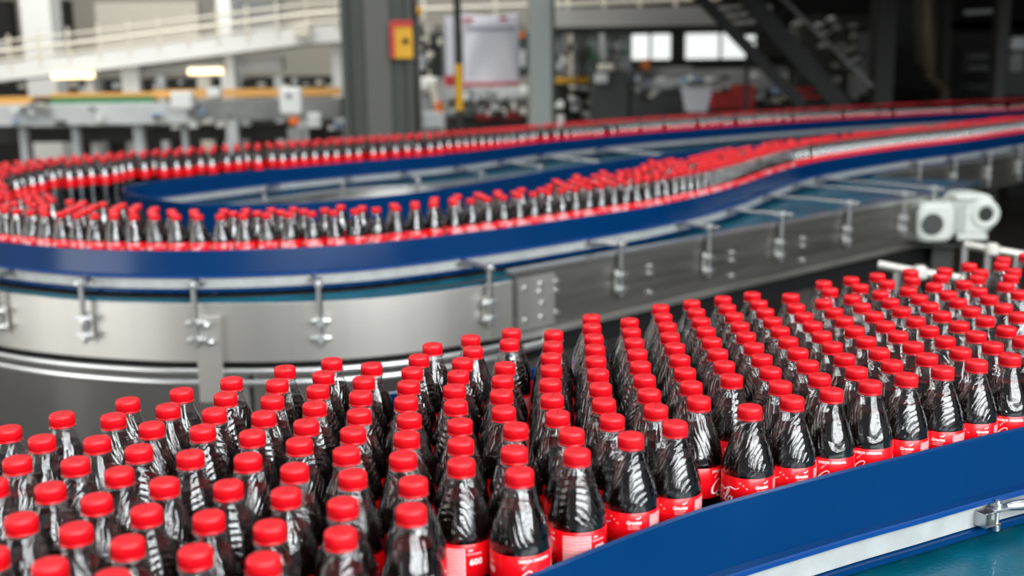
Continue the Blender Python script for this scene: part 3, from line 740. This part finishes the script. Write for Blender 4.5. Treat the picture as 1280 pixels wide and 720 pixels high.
b = MB(); b.lathe([(.034, .082), (.036, .088), (.060, .09), (.066, .084), (.066, .07)], 'motor_paint', 24, gp(.125, .03, .02), 'y'); b.tube([gp(.125, -.055, .02), gp(.125, -.052, .02)], .035, 'black_paint', 20)
child(b, 'shaft_flange', gm)
b = MB(); b.box(gp(.0, .10, -.13), (.36, .2, .012), 'dark_steel'); b.box(gp(.0, .15, (FLOOR - gc[2] - .135)/2), (.1, .1, -FLOOR + gc[2] - .135), 'dark_steel'); child(b, 'stand', gm)
# tube frames in front of the motor
def frame(label, pts, legs, r=.014):
    o = empty('pipe_support', pts[0]); tag(o, label, 'tube frame')
    child(MB().tube(pts, r, 'steel', 12), 'top_tube', o)
    for q in legs: child(MB().tube([q, (q[0], q[1], FLOOR)], r*.9, 'rod_steel', 10), 'leg', o)
    cbx = MB(); q = pts[len(pts)//2]; cbx.box(q, (.045, .045, .045), 'steel', 0, .01); child(cbx, 'tube_clamp', o)
f1 = [at(1098, 331, 3.3), at(1150, 341, 3.25), at(1206, 349, 3.2)]
frame('grey round tube frame low behind the rear bottles', f1, [at(1122, 336, 3.28), at(1202, 349, 3.2)])
f2 = [at(1206, 306, 3.7), at(1240, 312, 3.65), at(1310, 324, 3.6)]
frame('grey tube frame with clamps under the gear motor', f2, [at(1207, 306, 3.7), at(1236, 311, 3.66), at(1272, 318, 3.62)])
mat('window_glow', (240, 242, 240), .5, emit=(240, 244, 242), estr=.95)
# ---------------------------------------------------------------- the hall
def structure(o): o['kind'] = 'structure'; return o
def bx(name, x0, y0, x1, y1, Y, depth, m, floor=False, parent=None, bev=0, thing=None):
    """a box whose front stands at distance Y; corners read off the photograph; floor=True stands it on the floor"""
    a = at(x0, y0, Y); c = at(x1, y0, Y); lo = at((x0 + x1)/2, y1, Y)[2]; hi = at((x0 + x1)/2, y0, Y)[2]
    if floor: lo = FLOOR
    cx = (a[0] + c[0])/2; w = abs(c[0] - a[0])
    b = MB(); b.box((cx, Y + depth/2, (lo + hi)/2), (w, depth, hi - lo), m, 0, bev)
    return b.build(name, parent) if parent is None else child(b, name, parent)
def bar(b, p, q, Y0, Y1, r, m, n=8): b.tube([at(p[0], p[1], Y0), at(q[0], q[1], Y1)], r, m, n); return b
structure(MB().box((2, 14, FLOOR - .05), (44, 44, .1), 'floor_concrete').build('floor'))
WB = 27.0
# back wall: panels with the window openings left free
wb = MB()
def wpanel(b, x0, y0, x1, y1, m):
    a = at(x0, y0, WB); c = at(x1, y1, WB); b.box(((a[0] + c[0])/2, WB + .1, (a[2] + c[2])/2), (abs(c[0] - a[0]), .2, abs(a[2] - c[2])), m)
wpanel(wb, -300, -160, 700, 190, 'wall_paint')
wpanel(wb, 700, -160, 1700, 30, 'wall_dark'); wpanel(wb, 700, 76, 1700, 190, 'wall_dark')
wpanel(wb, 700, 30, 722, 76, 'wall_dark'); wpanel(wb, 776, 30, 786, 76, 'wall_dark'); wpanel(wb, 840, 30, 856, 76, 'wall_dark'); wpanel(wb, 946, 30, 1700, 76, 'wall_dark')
structure(wb.build('wall_back'))
wins = []
for k, (x0, x1) in enumerate(((722, 776), (786, 840), (856, 946))):
    w = MB(); a = at(x0, 30, WB - .02); c = at(x1, 76, WB - .02)
    for x in np.linspace(a[0], c[0], 3 if k else 4): w.box((x, WB + .05, (a[2] + c[2])/2), (.05, .08, a[2] - c[2]), 'dark_steel')
    for z in (a[2], c[2]): w.box(((a[0] + c[0])/2, WB + .05, z), (c[0] - a[0], .08, .06), 'dark_steel')
    wo = structure(w.build('window_%d' % (k + 1)))
    w = MB(); w.box(((a[0] + c[0])/2, WB + .12, (a[2] + c[2])/2), (c[0] - a[0], .02, a[2] - c[2]), 'window_glow'); w.build('pane', wo)
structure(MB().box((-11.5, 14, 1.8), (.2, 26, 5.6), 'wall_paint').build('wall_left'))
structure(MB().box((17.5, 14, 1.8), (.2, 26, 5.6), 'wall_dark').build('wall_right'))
# unseen slabs added overhead to shade the right-hand part of the hall
structure(MB().box((9.6, 18.6, 3.0), (14.8, 16.8, .3), 'wall_dark').build('shade_slab'))
structure(MB().box((9.1, 11.2, 1.62), (16.6, 6.6, .2), 'wall_dark').build('shade_slab_low'))
# pillars
def pil(name, parts, label=None):
    b = MB()
    for (x0, x1, Y, d, m) in parts:
        a = at(x0, 80, Y); c = at(x1, 80, Y); b.box(((a[0] + c[0])/2, Y + d/2, (FLOOR + 2.85)/2), (c[0] - a[0], d, 2.85 - FLOOR), m, 0, .01)
    return structure(b.build(name))
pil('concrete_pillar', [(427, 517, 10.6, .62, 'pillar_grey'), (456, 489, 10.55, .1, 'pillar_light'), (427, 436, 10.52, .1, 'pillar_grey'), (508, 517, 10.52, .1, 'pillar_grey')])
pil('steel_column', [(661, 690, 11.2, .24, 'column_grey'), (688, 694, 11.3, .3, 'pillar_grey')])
pil('steel_column', [(1094, 1119, 13, .25, 'dark_steel')])
pil('steel_column', [(1245, 1260, 11.5, .15, 'dark_steel')])
pil('steel_column', [(1180, 1187, 14, .08, 'dark_steel')])
# overhead beam
b = MB()
for p, q, th, m in (((600, 8), (1010, 22), .0, 'beam_grey'),):
    a = at(690, 22, 15); c = at(945, 19, 15)
    b.box(((a[0] + c[0])/2, 15.2, (a[2] + c[2])/2), (c[0] - a[0] + .4, .4, .24), m)
    b.box(((a[0] + c[0])/2, 15.2, (a[2] + c[2])/2 - .16), (c[0] - a[0] + .4, .3, .08), 'dark_steel')
structure(b.build('overhead_beam'))
o = empty('gantry_railing', at(820, 8, 15.4)); tag(o, 'pale gantry railing above the long grey overhead beam', 'railing')
b = MB(); bar(b, (520, 12), (900, -2), 15.4, 15.4, .03, 'cream_paint'); child(b, 'handrail', o)
for px in range(530, 900, 45): b = MB(); bar(b, (px, 24), (px, -12), 15.4, 15.4, .025, 'cream_paint'); child(b, 'post', o)

# elevated white walkway on the left
wk = empty('elevated_walkway', (-4.5, 14.2, FLOOR)); tag(wk, 'sloping white elevated walkway with thin railings at the upper left', 'walkway')
b = MB(); P = [at(-60, 97, 14), at(120, 77, 14), at(372, 45, 14), at(436, 40, 14)]
hw = .105
vs = []; fs = []
for p in P:
    for dy in (0, .9): vs += [(p[0], p[1] + dy, p[2] - hw), (p[0], p[1] + dy, p[2] + hw)]
for i in range(3):
    k = i*4; fs += [(k, k + 4, k + 5, k + 1), (k + 2, k + 3, k + 7, k + 6), (k + 1, k + 5, k + 7, k + 3), (k, k + 2, k + 6, k + 4)]
fs += [(0, 1, 3, 2), (12, 14, 15, 13)]
b.add(vs, fs, 'white_paint'); child(b, 'beam', wk)
for dy_, off in ((0, 14), (0, 24), (0, 36), (.85, 19), (.85, 31)):
    b = MB(); b.tube([(p[0], p[1] + dy_, p[2] + off/100*1.0 + .0) for p in P], .018, 'cream_paint', 6); child(b, 'handrail', wk)
for k in range(14):
    x = -60 + k*37; yy = 97 - (x + 60)*.126
    b = MB(); p = at(x, yy, 14); b.tube([p, (p[0], p[1], p[2] + .42)], .018, 'cream_paint', 6); child(b, 'railing_post', wk)
for (x0, x1, y0) in ((150, 172, 80), (280, 291, 60), (105, 116, 88), (413, 426, 45)):
    bx('leg', x0, y0, x1, 180, 14.2, .12, 'white_paint', True, wk)
bx('cross_beam', 165, 72, 352, 90, 14.6, .2, 'white_paint', False, wk)
bx('junction_box', 366, 30, 386, 46, 13.9, .1, 'cream_paint', False, wk)
for (x0, x1, nm) in ((12, 50, 'white_column'), (262, 280, 'white_column')):
    structure(bx(nm, x0, -120, x1, 180, 16.2, .4, 'white_paint', True))
# framed wall panels (cream machine housings) behind the walkway
for k, (x0, x1, y0, y1, m, lb) in enumerate(((52, 82, 0, 60, 'wall_dark', 'dark doorway-like opening behind the walkway, by the left white column'), (-20, 10, 0, 60, 'wall_dark', 'dark recessed panel at the upper left edge'),
        (118, 246, 2, 66, 'cream_paint', 'wide cream machine housing behind the walkway railing'), (290, 350, 0, 40, 'machine_grey', 'grey panel high behind the walkway railing'))):
    hb = empty('wall_mounted_panel', at((x0 + x1)/2, y1, 20)); tag(hb, lb, 'panel')
    bx('panel', x0, y0, x1, y1, 20, .3, m, False, hb); bx('panel_frame', x0, y1 - 4, x1, y1, 19.95, .08, 'white_paint', False, hb)
# lamps
for k, (x0, x1, yy, lb) in enumerate(((66, 117, 95, 'glowing warm tube lamp under the walkway, the left one'), (236, 278, 90, 'glowing warm tube lamp under the walkway, the right one'))):
    lo_ = empty('hanging_lamp', at((x0 + x1)/2, yy, 13.6)); tag(lo_, lb, 'lamp')
    b = MB(); bar(b, (x0, yy), (x1, yy - 1), 13.6, 13.6, .035, 'lamp_glow', 10); child(b, 'tube', lo_)
    bx('reflector', x0 - 2, yy - 7, x1 + 2, yy - 5, 13.6, .12, 'cream_paint', False, lo_)
# dark machine wall beneath the walkway, with its uprights
dm = empty('machine_line', (-4, 17, FLOOR)); tag(dm, 'long dark machine line standing beneath the white walkway', 'machine')
bx('dark_panel', -40, 98, 424, 190, 17.6, .6, 'black_paint', True, dm)
for (x0, x1, m) in ((40, 52, 'machine_light'), (118, 126, 'machine_grey'), (196, 204, 'machine_light'), (246, 262, 'cream_paint'), (296, 306, 'machine_grey'), (342, 352, 'machine_light')):
    bx('upright', x0, 96, x1, 160, 17.2, .15, m, True, dm)
random.seed(9)
for k in range(22):
    x = random.uniform(0, 415); y = random.uniform(98, 112); bx('fitting', x, y, x + random.uniform(3, 11), y + random.uniform(3, 9), 17.0, .12, random.choice(['machine_light', 'machine_grey', 'cream_paint', 'dark_steel']), False, dm)
# conveyor line with amber guard strips
al = empty('transfer_conveyor', (-4, 13, FLOOR)); tag(al, 'grey transfer conveyor with amber and green guide strips beyond the bottles', 'conveyor')
for (x0, x1, y0, y1, m, nm) in ((-20, 62, 121, 131, 'amber_paint', 'amber_strip'), (40, 192, 121, 130, 'green_paint', 'green_strip'), (190, 425, 111, 121, 'amber_paint', 'amber_strip'), (62, 190, 116, 122, 'amber_paint', 'amber_strip')):
    bx(nm, x0, y0, x1, y1, 13.5, .08, m, False, al)
bx('conveyor_side', -30, 131, 232, 156, 13.0, .5, 'machine_light', False, al)
bx('conveyor_side', 232, 124, 425, 150, 13.2, .5, 'machine_grey', False, al)
bx('underframe', -30, 157, 425, 176, 13.8, .3, 'dark_steel', False, al)
for (x0, x1) in ((22, 30), (88, 96), (165, 177), (282, 296), (226, 232), (370, 384)):
    bx('leg', x0, 150, x1, 186, 13.2, .1, 'machine_light', True, al)
for k in range(30):
    x = random.uniform(0, 420); y = random.uniform(128, 158); bx('drive_fitting', x, y, x + random.uniform(4, 13), y + random.uniform(4, 9), 12.9, .08, random.choice(['machine_grey', 'machine_light', 'steel', 'dark_steel', 'pale_blue', 'white_paint']), False, al)
# control terminal
tm = empty('control_terminal', at(364, 175, 11.5)); tag(tm, 'white control terminal on a grey stand with orange lower patch', 'terminal')
b = MB(); p = at(364, 126, 11.5); b.box(p, (.22, .12, .27), 'white_paint', .1, .02); child(b, 'housing', tm)
b = MB(); b.box((p[0] - .01, p[1] - .066, p[2] + .05), (.06, .01, .05), 'machine_grey', .1); child(b, 'screen', tm)
b = MB(); q = at(368, 151, 11.5); b.box(q, (.10, .08, .08), 'orange_paint', 0, .01); child(b, 'orange_patch', tm)
b = MB(); q = at(370, 160, 11.5); b.box((q[0], q[1], (FLOOR + q[2])/2), (.16, .1, q[2] - FLOOR), 'machine_grey', 0, .01); child(b, 'stand', tm)
for (x0, y0, x1, y1, m, lb) in ((212, 115, 238, 136, 'white_paint', 'square white box on the transfer conveyor beneath the right tube lamp'), (258, 110, 274, 122, 'white_paint', 'small white box above the amber strip'), (384, 142, 400, 160, 'white_paint', 'small white box right of the control terminal')):
    t = bx('switch_box', x0, y0, x1, y1, 12.7, .15, m, False, None, .01); tag(t, lb, 'box')

# yellow notice on the pillar (print too blurred to read)
sg = bx('warning_sign', 487, 27, 515, 73, 10.46, .03, 'yellow_paint'); tag(sg, 'yellow and red warning notice fixed to the thick grey pillar', 'sign')
bx('red_header', 487, 26, 515, 34, 10.45, .02, 'red_paint', False, sg) if False else None
def onsign(x0, y0, x1, y1, m, nm):
    a = at(x0, y0, 10.445); c = at(x1, y1, 10.445); b = MB(); b.box(((a[0] + c[0])/2, 10.447, (a[2] + c[2])/2), (abs(c[0] - a[0]), .012, abs(a[2] - c[2])), m); return b.build(nm, sg)
onsign(487, 26, 515, 33, 'red_paint', 'red_header'); onsign(487, 34, 494, 72, 'red_paint', 'red_margin')
a = at(507, 51, 10.44); b = MB(); b.lathe([(0, 0), (.028, 0), (.028, .012), (0, .012)], 'print_dark', 14, (a[0], a[1], a[2]), 'y'); b.build('dark_symbol', sg)
# hanging banner
bn = empty('hanging_banner', at(612, 18, 12.5)); tag(bn, 'large pale hanging banner with creases and a red bottom hem', 'banner')
a = at(578, 17, 12.5); c = at(649, 106, 12.5); b = MB(); nx, nz = 24, 20; vs = []; fs = []
for i in range(nx + 1):
    for j in range(nz + 1):
        u, v = i/nx, j/nz; sag = 4*u*(1 - u)
        vs.append((a[0] + (c[0] - a[0])*u, 12.5 + .02*math.sin(v*6 + sag*4)*sag, a[2] + (c[2] - a[2])*v - .03*sag*(1 - v)))
for i in range(nx):
    for j in range(nz): k = i*(nz + 1) + j; fs.append((k, k + 1, k + nz + 2, k + nz + 1))
b.add(vs, fs, 'banner_white', True); ob = child(b, 'cloth', bn); sd = ob.modifiers.new('s', 'SOLIDIFY'); sd.thickness = .006
bx('red_hem', 579, 103, 649, 108, 12.47, .03, 'banner_red', False, bn)
for x0, x1, y0, y1, m in ((580, 592, 23, 27, 'banner_red'), (624, 634, 21, 25, 'banner_red'), (582, 645, 33, 37, 'banner_grey')):
    bx('printed_line', x0, y0, x1, y1, 12.42, .01, m, False, bn)
bs = empty('hanging_banner', at(562, 20, 12.9)); tag(bs, 'narrow pale banner strip left of the striped pole', 'banner')
bx('cloth', 556, 20, 568, 94, 12.9, .02, 'banner_white', False, bs); bx('red_foot', 556, 94, 568, 108, 12.9, .02, 'banner_red', False, bs)
pl = empty('safety_pole', (at(573, 90, 11)[0], 11, FLOOR)); tag(pl, 'thin dark pole with yellow painted middle before the banner', 'pole')
b = MB(); q = at(573, 80, 11); b.tube([(q[0], 11, FLOOR), (q[0], 11, 2.8)], .036, 'dark_steel', 12); child(b, 'pole', pl)
b = MB(); b.tube([(q[0], 11, at(573, 138, 11)[2]), (q[0], 11, at(573, 80, 11)[2])], .038, 'yellow_paint', 12); child(b, 'yellow_band', pl)
# robot-like white station
ws = empty('capping_station', at(535, 165, 13)); tag(ws, 'white station head with cream and orange arm beside the pillar', 'machine')
bx('head', 520, 97, 546, 112, 13, .3, 'white_paint', False, ws, .02)
b = MB(); b.tube([at(541, 104, 12.9), at(546, 128, 12.9), at(552, 150, 12.9)], [.055, .05, .035], 'cream_paint', 10); child(b, 'arm', ws)
b = MB(); b.tube([at(547, 128, 12.85), at(551, 142, 12.85)], .045, 'orange_paint', 10); child(b, 'orange_cuff', ws)
bx('base', 520, 116, 546, 170, 13.1, .3, 'machine_grey', True, ws, .02)
bx('control_box', 526, 140, 556, 160, 12.8, .2, 'machine_light', False, ws, .01)
t = bx('beacon_light', 518, 8, 527, 20, 12.7, .08, 'yellow_paint', False, None, .02); tag(t, 'yellow warning beacon beside the thick pillar', 'beacon'); q = at(522, 20, 12.78); b = MB(); b.tube([(q[0], q[1], q[2]), (q[0], q[1], FLOOR)], .018, 'machine_grey', 8); b.build('mast', t)
# machines behind banner and column
def machine(label, boxes, Y, name='machine', cat='machine'):
    x0 = min(q[0] for q in boxes); x1 = max(q[2] for q in boxes); o = empty(name, (at((x0 + x1)/2, 100, Y)[0], Y, FLOOR)); tag(o, label, cat)
    for (a0, b0, a1, b1, m, nm, d) in boxes: bx(nm, a0, b0, a1, b1, Y + d, .35, m, b1 > 150, o, .012)
    return o
random.seed(3)
def clutter(x0, y0, x1, y1, n, mats, w=(4, 12), h=(4, 10)):
    out = []
    for k in range(n):
        x = random.uniform(x0, x1); y = random.uniform(y0, y1); out.append((x, y, x + random.uniform(*w), y + random.uniform(*h), random.choice(mats), 'fitting', -.4 + random.uniform(-.1, .1)))
    return out
ML = ['machine_light', 'machine_grey', 'white_paint', 'steel', 'cream_paint', 'dark_steel']
machine('grey conveyor machinery with glass guards behind the hanging banner', [(520, 40, 660, 96, 'glass_green', 'glass_guard', .6), (545, 108, 660, 124, 'machine_light', 'top_guard', 0), (560, 124, 660, 146, 'machine_grey', 'frame', .1), (556, 146, 660, 168, 'dark_steel', 'plinth', .15), (595, 140, 650, 150, 'red_paint', 'red_guard', 0)] + clutter(545, 108, 655, 140, 22, ML) + [(x, 30, x + 3, 98, m, 'guard_post', .3) for x, m in ((524, 'dark_steel'), (533, 'cream_paint'), (545, 'dark_steel'), (552, 'machine_grey'), (652, 'dark_steel'))] + clutter(520, 40, 552, 88, 10, ['machine_light', 'dark_steel', 'cream_paint'], (3, 8), (4, 10)) + [(650, 40, 656, 48, 'orange_paint', 'fitting', -.4), (650, 62, 657, 84, 'machine_light', 'fitting', -.4)], 16)
machine('yellow railed machinery right of the grey column', [(690, 40, 790, 98, 'glass_green', 'glass_guard', .9), (692, 97, 746, 104, 'yellow_paint', 'yellow_rail', -.1), (692, 104, 790, 160, 'dark_steel', 'frame', .3), (700, 118, 735, 134, 'black_paint', 'drive_box', 0)] + clutter(694, 106, 740, 146, 18, ML) + [(x, 40, x + 4, 98, m, 'guard_post', .5) for x, m in ((706, 'machine_grey'), (728, 'dark_steel'), (752, 'machine_light'), (768, 'dark_steel'), (712, 'cream_paint'))] + clutter(694, 44, 780, 88, 16, ['machine_light', 'white_paint', 'dark_steel', 'machine_grey', 'green_paint'], (4, 10), (5, 12)), 16)
machine('tall dark control cabinet between the columns', [(740, 88, 786, 170, 'motor_dark', 'cabinet', 0), (744, 92, 760, 104, 'machine_light', 'screen', -.06), (750, 80, 768, 88, 'cream_paint', 'lamp_head', -.06)], 14.5, 'control_cabinet', 'cabinet')
machine('cluttered pale packing machines below the bright windows', [(786, 84, 866, 170, 'machine_grey', 'frame', .4), (790, 100, 862, 112, 'machine_light', 'top_guard', 0), (803, 74, 812, 88, 'orange_paint', 'beacon', 0), (846, 86, 1000, 112, 'machine_grey', 'rear_frame', 1.0)] + clutter(786, 90, 1010, 128, 46, ML + ['pale_blue'], (3, 10), (3, 8)), 17)
wb_ = empty('white_bin', at(873, 140, 14)); tag(wb_, 'tapered pale bin standing before the red machine', 'bin')
b = MB(); a = at(857, 110, 14); c = at(891, 110, 14); d_ = at(862, 140, 14); e_ = at(884, 140, 14)
vs = [(a[0], 14, a[2]), (c[0], 14, a[2]), (e_[0], 14.05, d_[2]), (d_[0], 14.05, d_[2]), (a[0], 14.4, a[2]), (c[0], 14.4, a[2]), (e_[0], 14.35, d_[2]), (d_[0], 14.35, d_[2])]
b.add(vs, [(0, 3, 2, 1), (4, 5, 6, 7), (0, 1, 5, 4), (3, 7, 6, 2), (0, 4, 7, 3), (1, 2, 6, 5)], 'banner_white'); child(b, 'body', wb_)
b = MB(); b.box(((d_[0] + e_[0])/2, 14.2, (FLOOR + d_[2])/2), (.3, .3, d_[2] - FLOOR), 'dark_steel'); child(b, 'stand', wb_)
machine('bright red machine behind the dark stair', [(892, 116, 944, 136, 'red_paint', 'body', 0), (920, 106, 944, 118, 'red_paint', 'upper_body', 0), (886, 134, 950, 170, 'dark_steel', 'plinth', .1)], 15.5)
machine('red machine seen under the dark stair stringer', [(994, 110, 1034, 126, 'red_paint', 'body', 0), (990, 124, 1040, 170, 'dark_steel', 'plinth', .1)], 15.5)
# stair
st = empty('steel_stair', (at(960, 60, 12.5)[0], 12.5, FLOOR)); tag(st, 'dark steel stair rising to the upper left across the windows', 'stair')
def stringer(x0, y0, x1, y1, Y, w, m='black_paint'):
    a = np.array(at(x0, y0, Y)); c = np.array(at(x1, y1, Y)); d = (c - a)/np.linalg.norm(c - a); up = np.array([d[2], 0, -d[0]])*w/2
    vs = [a + up, c + up, c - up, a - up]; vs = vs + [v + np.array([0, .08, 0]) for v in vs]
    b = MB(); b.add(vs, [(0, 1, 2, 3), (4, 7, 6, 5), (0, 4, 5, 1), (1, 5, 6, 2), (2, 6, 7, 3), (3, 7, 4, 0)], m); return b
child(stringer(862, -18, 1004, 132, 12.5, .12), 'stringer', st); child(stringer(922, -18, 1056, 136, 12.3, .19), 'stringer', st)
for k in range(14):
    t = k/13; xa, ya = 885 + t*115, 5 + t*122
    b = MB(); p = at(xa, ya, 12.4); q = at(xa + 52, ya - 2, 13.4); b.box(((p[0] + q[0])/2, 12.9, (p[2] + q[2])/2), (.22, .9, .025), 'dark_steel'); child(b, 'tread', st)
for k in range(4):
    b = MB(); x = 975 + k*28; bar(b, (x, 20 + k*24), (x + 22, -10 + k*26), 12.6, 12.6, .02, 'dark_steel'); child(b, 'railing_post', st)
b = MB(); bar(b, (960, -20), (1090, 108), 12.6, 12.6, .022, 'machine_grey'); child(b, 'handrail', st)
for x0, x1, y0 in ((933, 937, 60), (988, 993, 70)): bx('support_post', x0, y0, x1, 160, 12.7, .06, 'black_paint', True, st)
machine('grey perforated stair and pipework behind the dark stair', [(1000, 20, 1094, 128, 'wall_dark', 'panel', .5), (1072, 40, 1094, 118, 'machine_grey', 'duct', 0)] + clutter(985, 20, 1080, 118, 34, ['machine_grey', 'machine_light', 'dark_steel', 'machine_grey'], (3, 8), (3, 8)), 16.5)
# duct
dt = empty('bent_duct', at(1165, 60, 13.5)); tag(dt, 'brownish round duct bending at its foot, between dark columns', 'duct')
b = MB(); b.tube([at(1158, -12, 13.5), at(1158, 30, 13.5), at(1158, 76, 13.5), at(1165, 92, 13.5), at(1180, 112, 13.5), (at(1184, 130, 13.5)[0], 13.5, FLOOR)], [.13, .13, .12, .09, .06, .06], 'duct_tan', 16); child(b, 'pipe', dt)
b = MB(); b.tube([at(1158, 30, 13.5), at(1158, 34, 13.5)], .15, 'duct_tan', 16); child(b, 'flange', dt)
machine('dim control panel with small lights between the right columns', [(1204, 120, 1232, 170, 'black_paint', 'plinth', .25), (1190, 40, 1246, 124, 'wall_dark', 'cabinet', .2), (1212, 62, 1238, 92, 'motor_dark', 'panel', 0), (1214, 68, 1236, 74, 'machine_grey', 'display', -.05), (1214, 82, 1236, 88, 'machine_grey', 'display', -.05), (1213, 104, 1238, 114, 'glass_green', 'display', -.05)], 15)
machine('grey machine at the far right edge beyond the thin column', [(1268, 115, 1296, 170, 'black_paint', 'plinth', .1), (1262, 44, 1300, 120, 'motor_dark', 'cabinet', 0), (1266, 46, 1284, 62, 'machine_light', 'lamp_cover', -.1), (1264, 66, 1280, 90, 'machine_grey', 'door', -.05)], 13)
lt = empty('hanging_lamp', at(1222, 15, 17)); tag(lt, 'faint short tube lamp high between the right-hand columns', 'lamp')
b = MB(); bar(b, (1206, 16), (1240, 14), 17, 17, .03, 'machine_light', 8); child(b, 'tube', lt)
# low clutter wall at far right bottom so the lanes recede into dark machinery
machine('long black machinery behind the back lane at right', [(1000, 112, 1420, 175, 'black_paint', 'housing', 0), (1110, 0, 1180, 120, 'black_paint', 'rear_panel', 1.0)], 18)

# ---------------------------------------------------------------- light
w = bpy.data.worlds.new('World'); bpy.context.scene.world = w; w.use_nodes = True
bg = w.node_tree.nodes['Background']; bg.inputs[0].default_value = (.86, .93, 1, 1); bg.inputs[1].default_value = .24
def area(name, loc, target, sx, sy, power, col=(1, 1, 1)):
    l = bpy.data.lights.new(name, 'AREA'); l.shape = 'RECTANGLE'; l.size = sx; l.size_y = sy; l.energy = power; l.color = col
    o = bpy.data.objects.new(name, l); C.objects.link(o); o.location = loc
    from mathutils import Vector
    o.rotation_euler = (Vector(target) - Vector(loc)).to_track_quat('-Z', 'Y').to_euler()
    return o
# high daylight windows behind the camera, in bands
for k in range(14):
    area('window_light', (3.4, -4.6, 1.25 + k*.44), (.2, 2, .2), 8.2, .25, 105, (.95, .98, 1))
# roof lights in rows over the lanes
for k in range(5):
    area('roof_light', (-3.2 + k*1.7, 3.2, 5.2), (-3.2 + k*1.7, 3.2, 0), .35, 7, 62, (1, .99, .97))
area('hall_light', (-7, 10.5, 5.6), (-5, 14.5, 0), 6, 5, 420, (1, .97, .92))
area('hall_light', (-2.5, 14, 5.6), (-1, 17, 0), 4, 4, 300, (1, .98, .95))
area('plate_fill_light', (-5.2, .4, .5), (-1.2, 3.2, -.1), 3.0, 2.6, 95, (1, .99, .96))  # unseen fill light added to brighten the left of the curved plate
area('side_light', (-6.5, 2.0, 2.6), (0, 3, 0), 5, 2.2, 70, (1, .98, .95))

# ---------------------------------------------------------------- camera
cam = bpy.data.cameras.new('camera'); co = bpy.data.objects.new('camera', cam); C.objects.link(co)
cam.sensor_width = 36; cam.lens = FPX/1280*36; cam.clip_start = .05; cam.clip_end = 200
cP, sP = math.cos(PITCH), math.sin(PITCH); c, s = math.cos(ROLL), math.sin(ROLL)
Rv = np.array([1, 0, 0.]); Dv = np.array([0, -sP, -cP]); Fv = np.array([0, cP, -sP])
right = c*Rv - s*Dv; down = s*Rv + c*Dv
M = Matrix(((right[0], -down[0], -Fv[0], 0), (right[1], -down[1], -Fv[1], 0), (right[2], -down[2], -Fv[2], HC), (0, 0, 0, 1)))
co.matrix_world = M
cam.dof.use_dof = True; cam.dof.focus_distance = 1.45; cam.dof.aperture_fstop = 3.4
sc = bpy.context.scene; sc.camera = co
sc.view_settings.view_transform = 'Standard'; sc.view_settings.look = 'None'; sc.view_settings.gamma = 1; sc.view_settings.use_curve_mapping = False
sc.view_settings.exposure = 0.0
sc.cycles.use_denoising = True
sc.cycles.max_bounces = 8; sc.cycles.transparent_max_bounces = 10; sc.cycles.glossy_bounces = 4; sc.cycles.diffuse_bounces = 3
sc.cycles.caustics_reflective = False; sc.cycles.caustics_refractive = False
sc.cycles.sample_clamp_indirect = 6
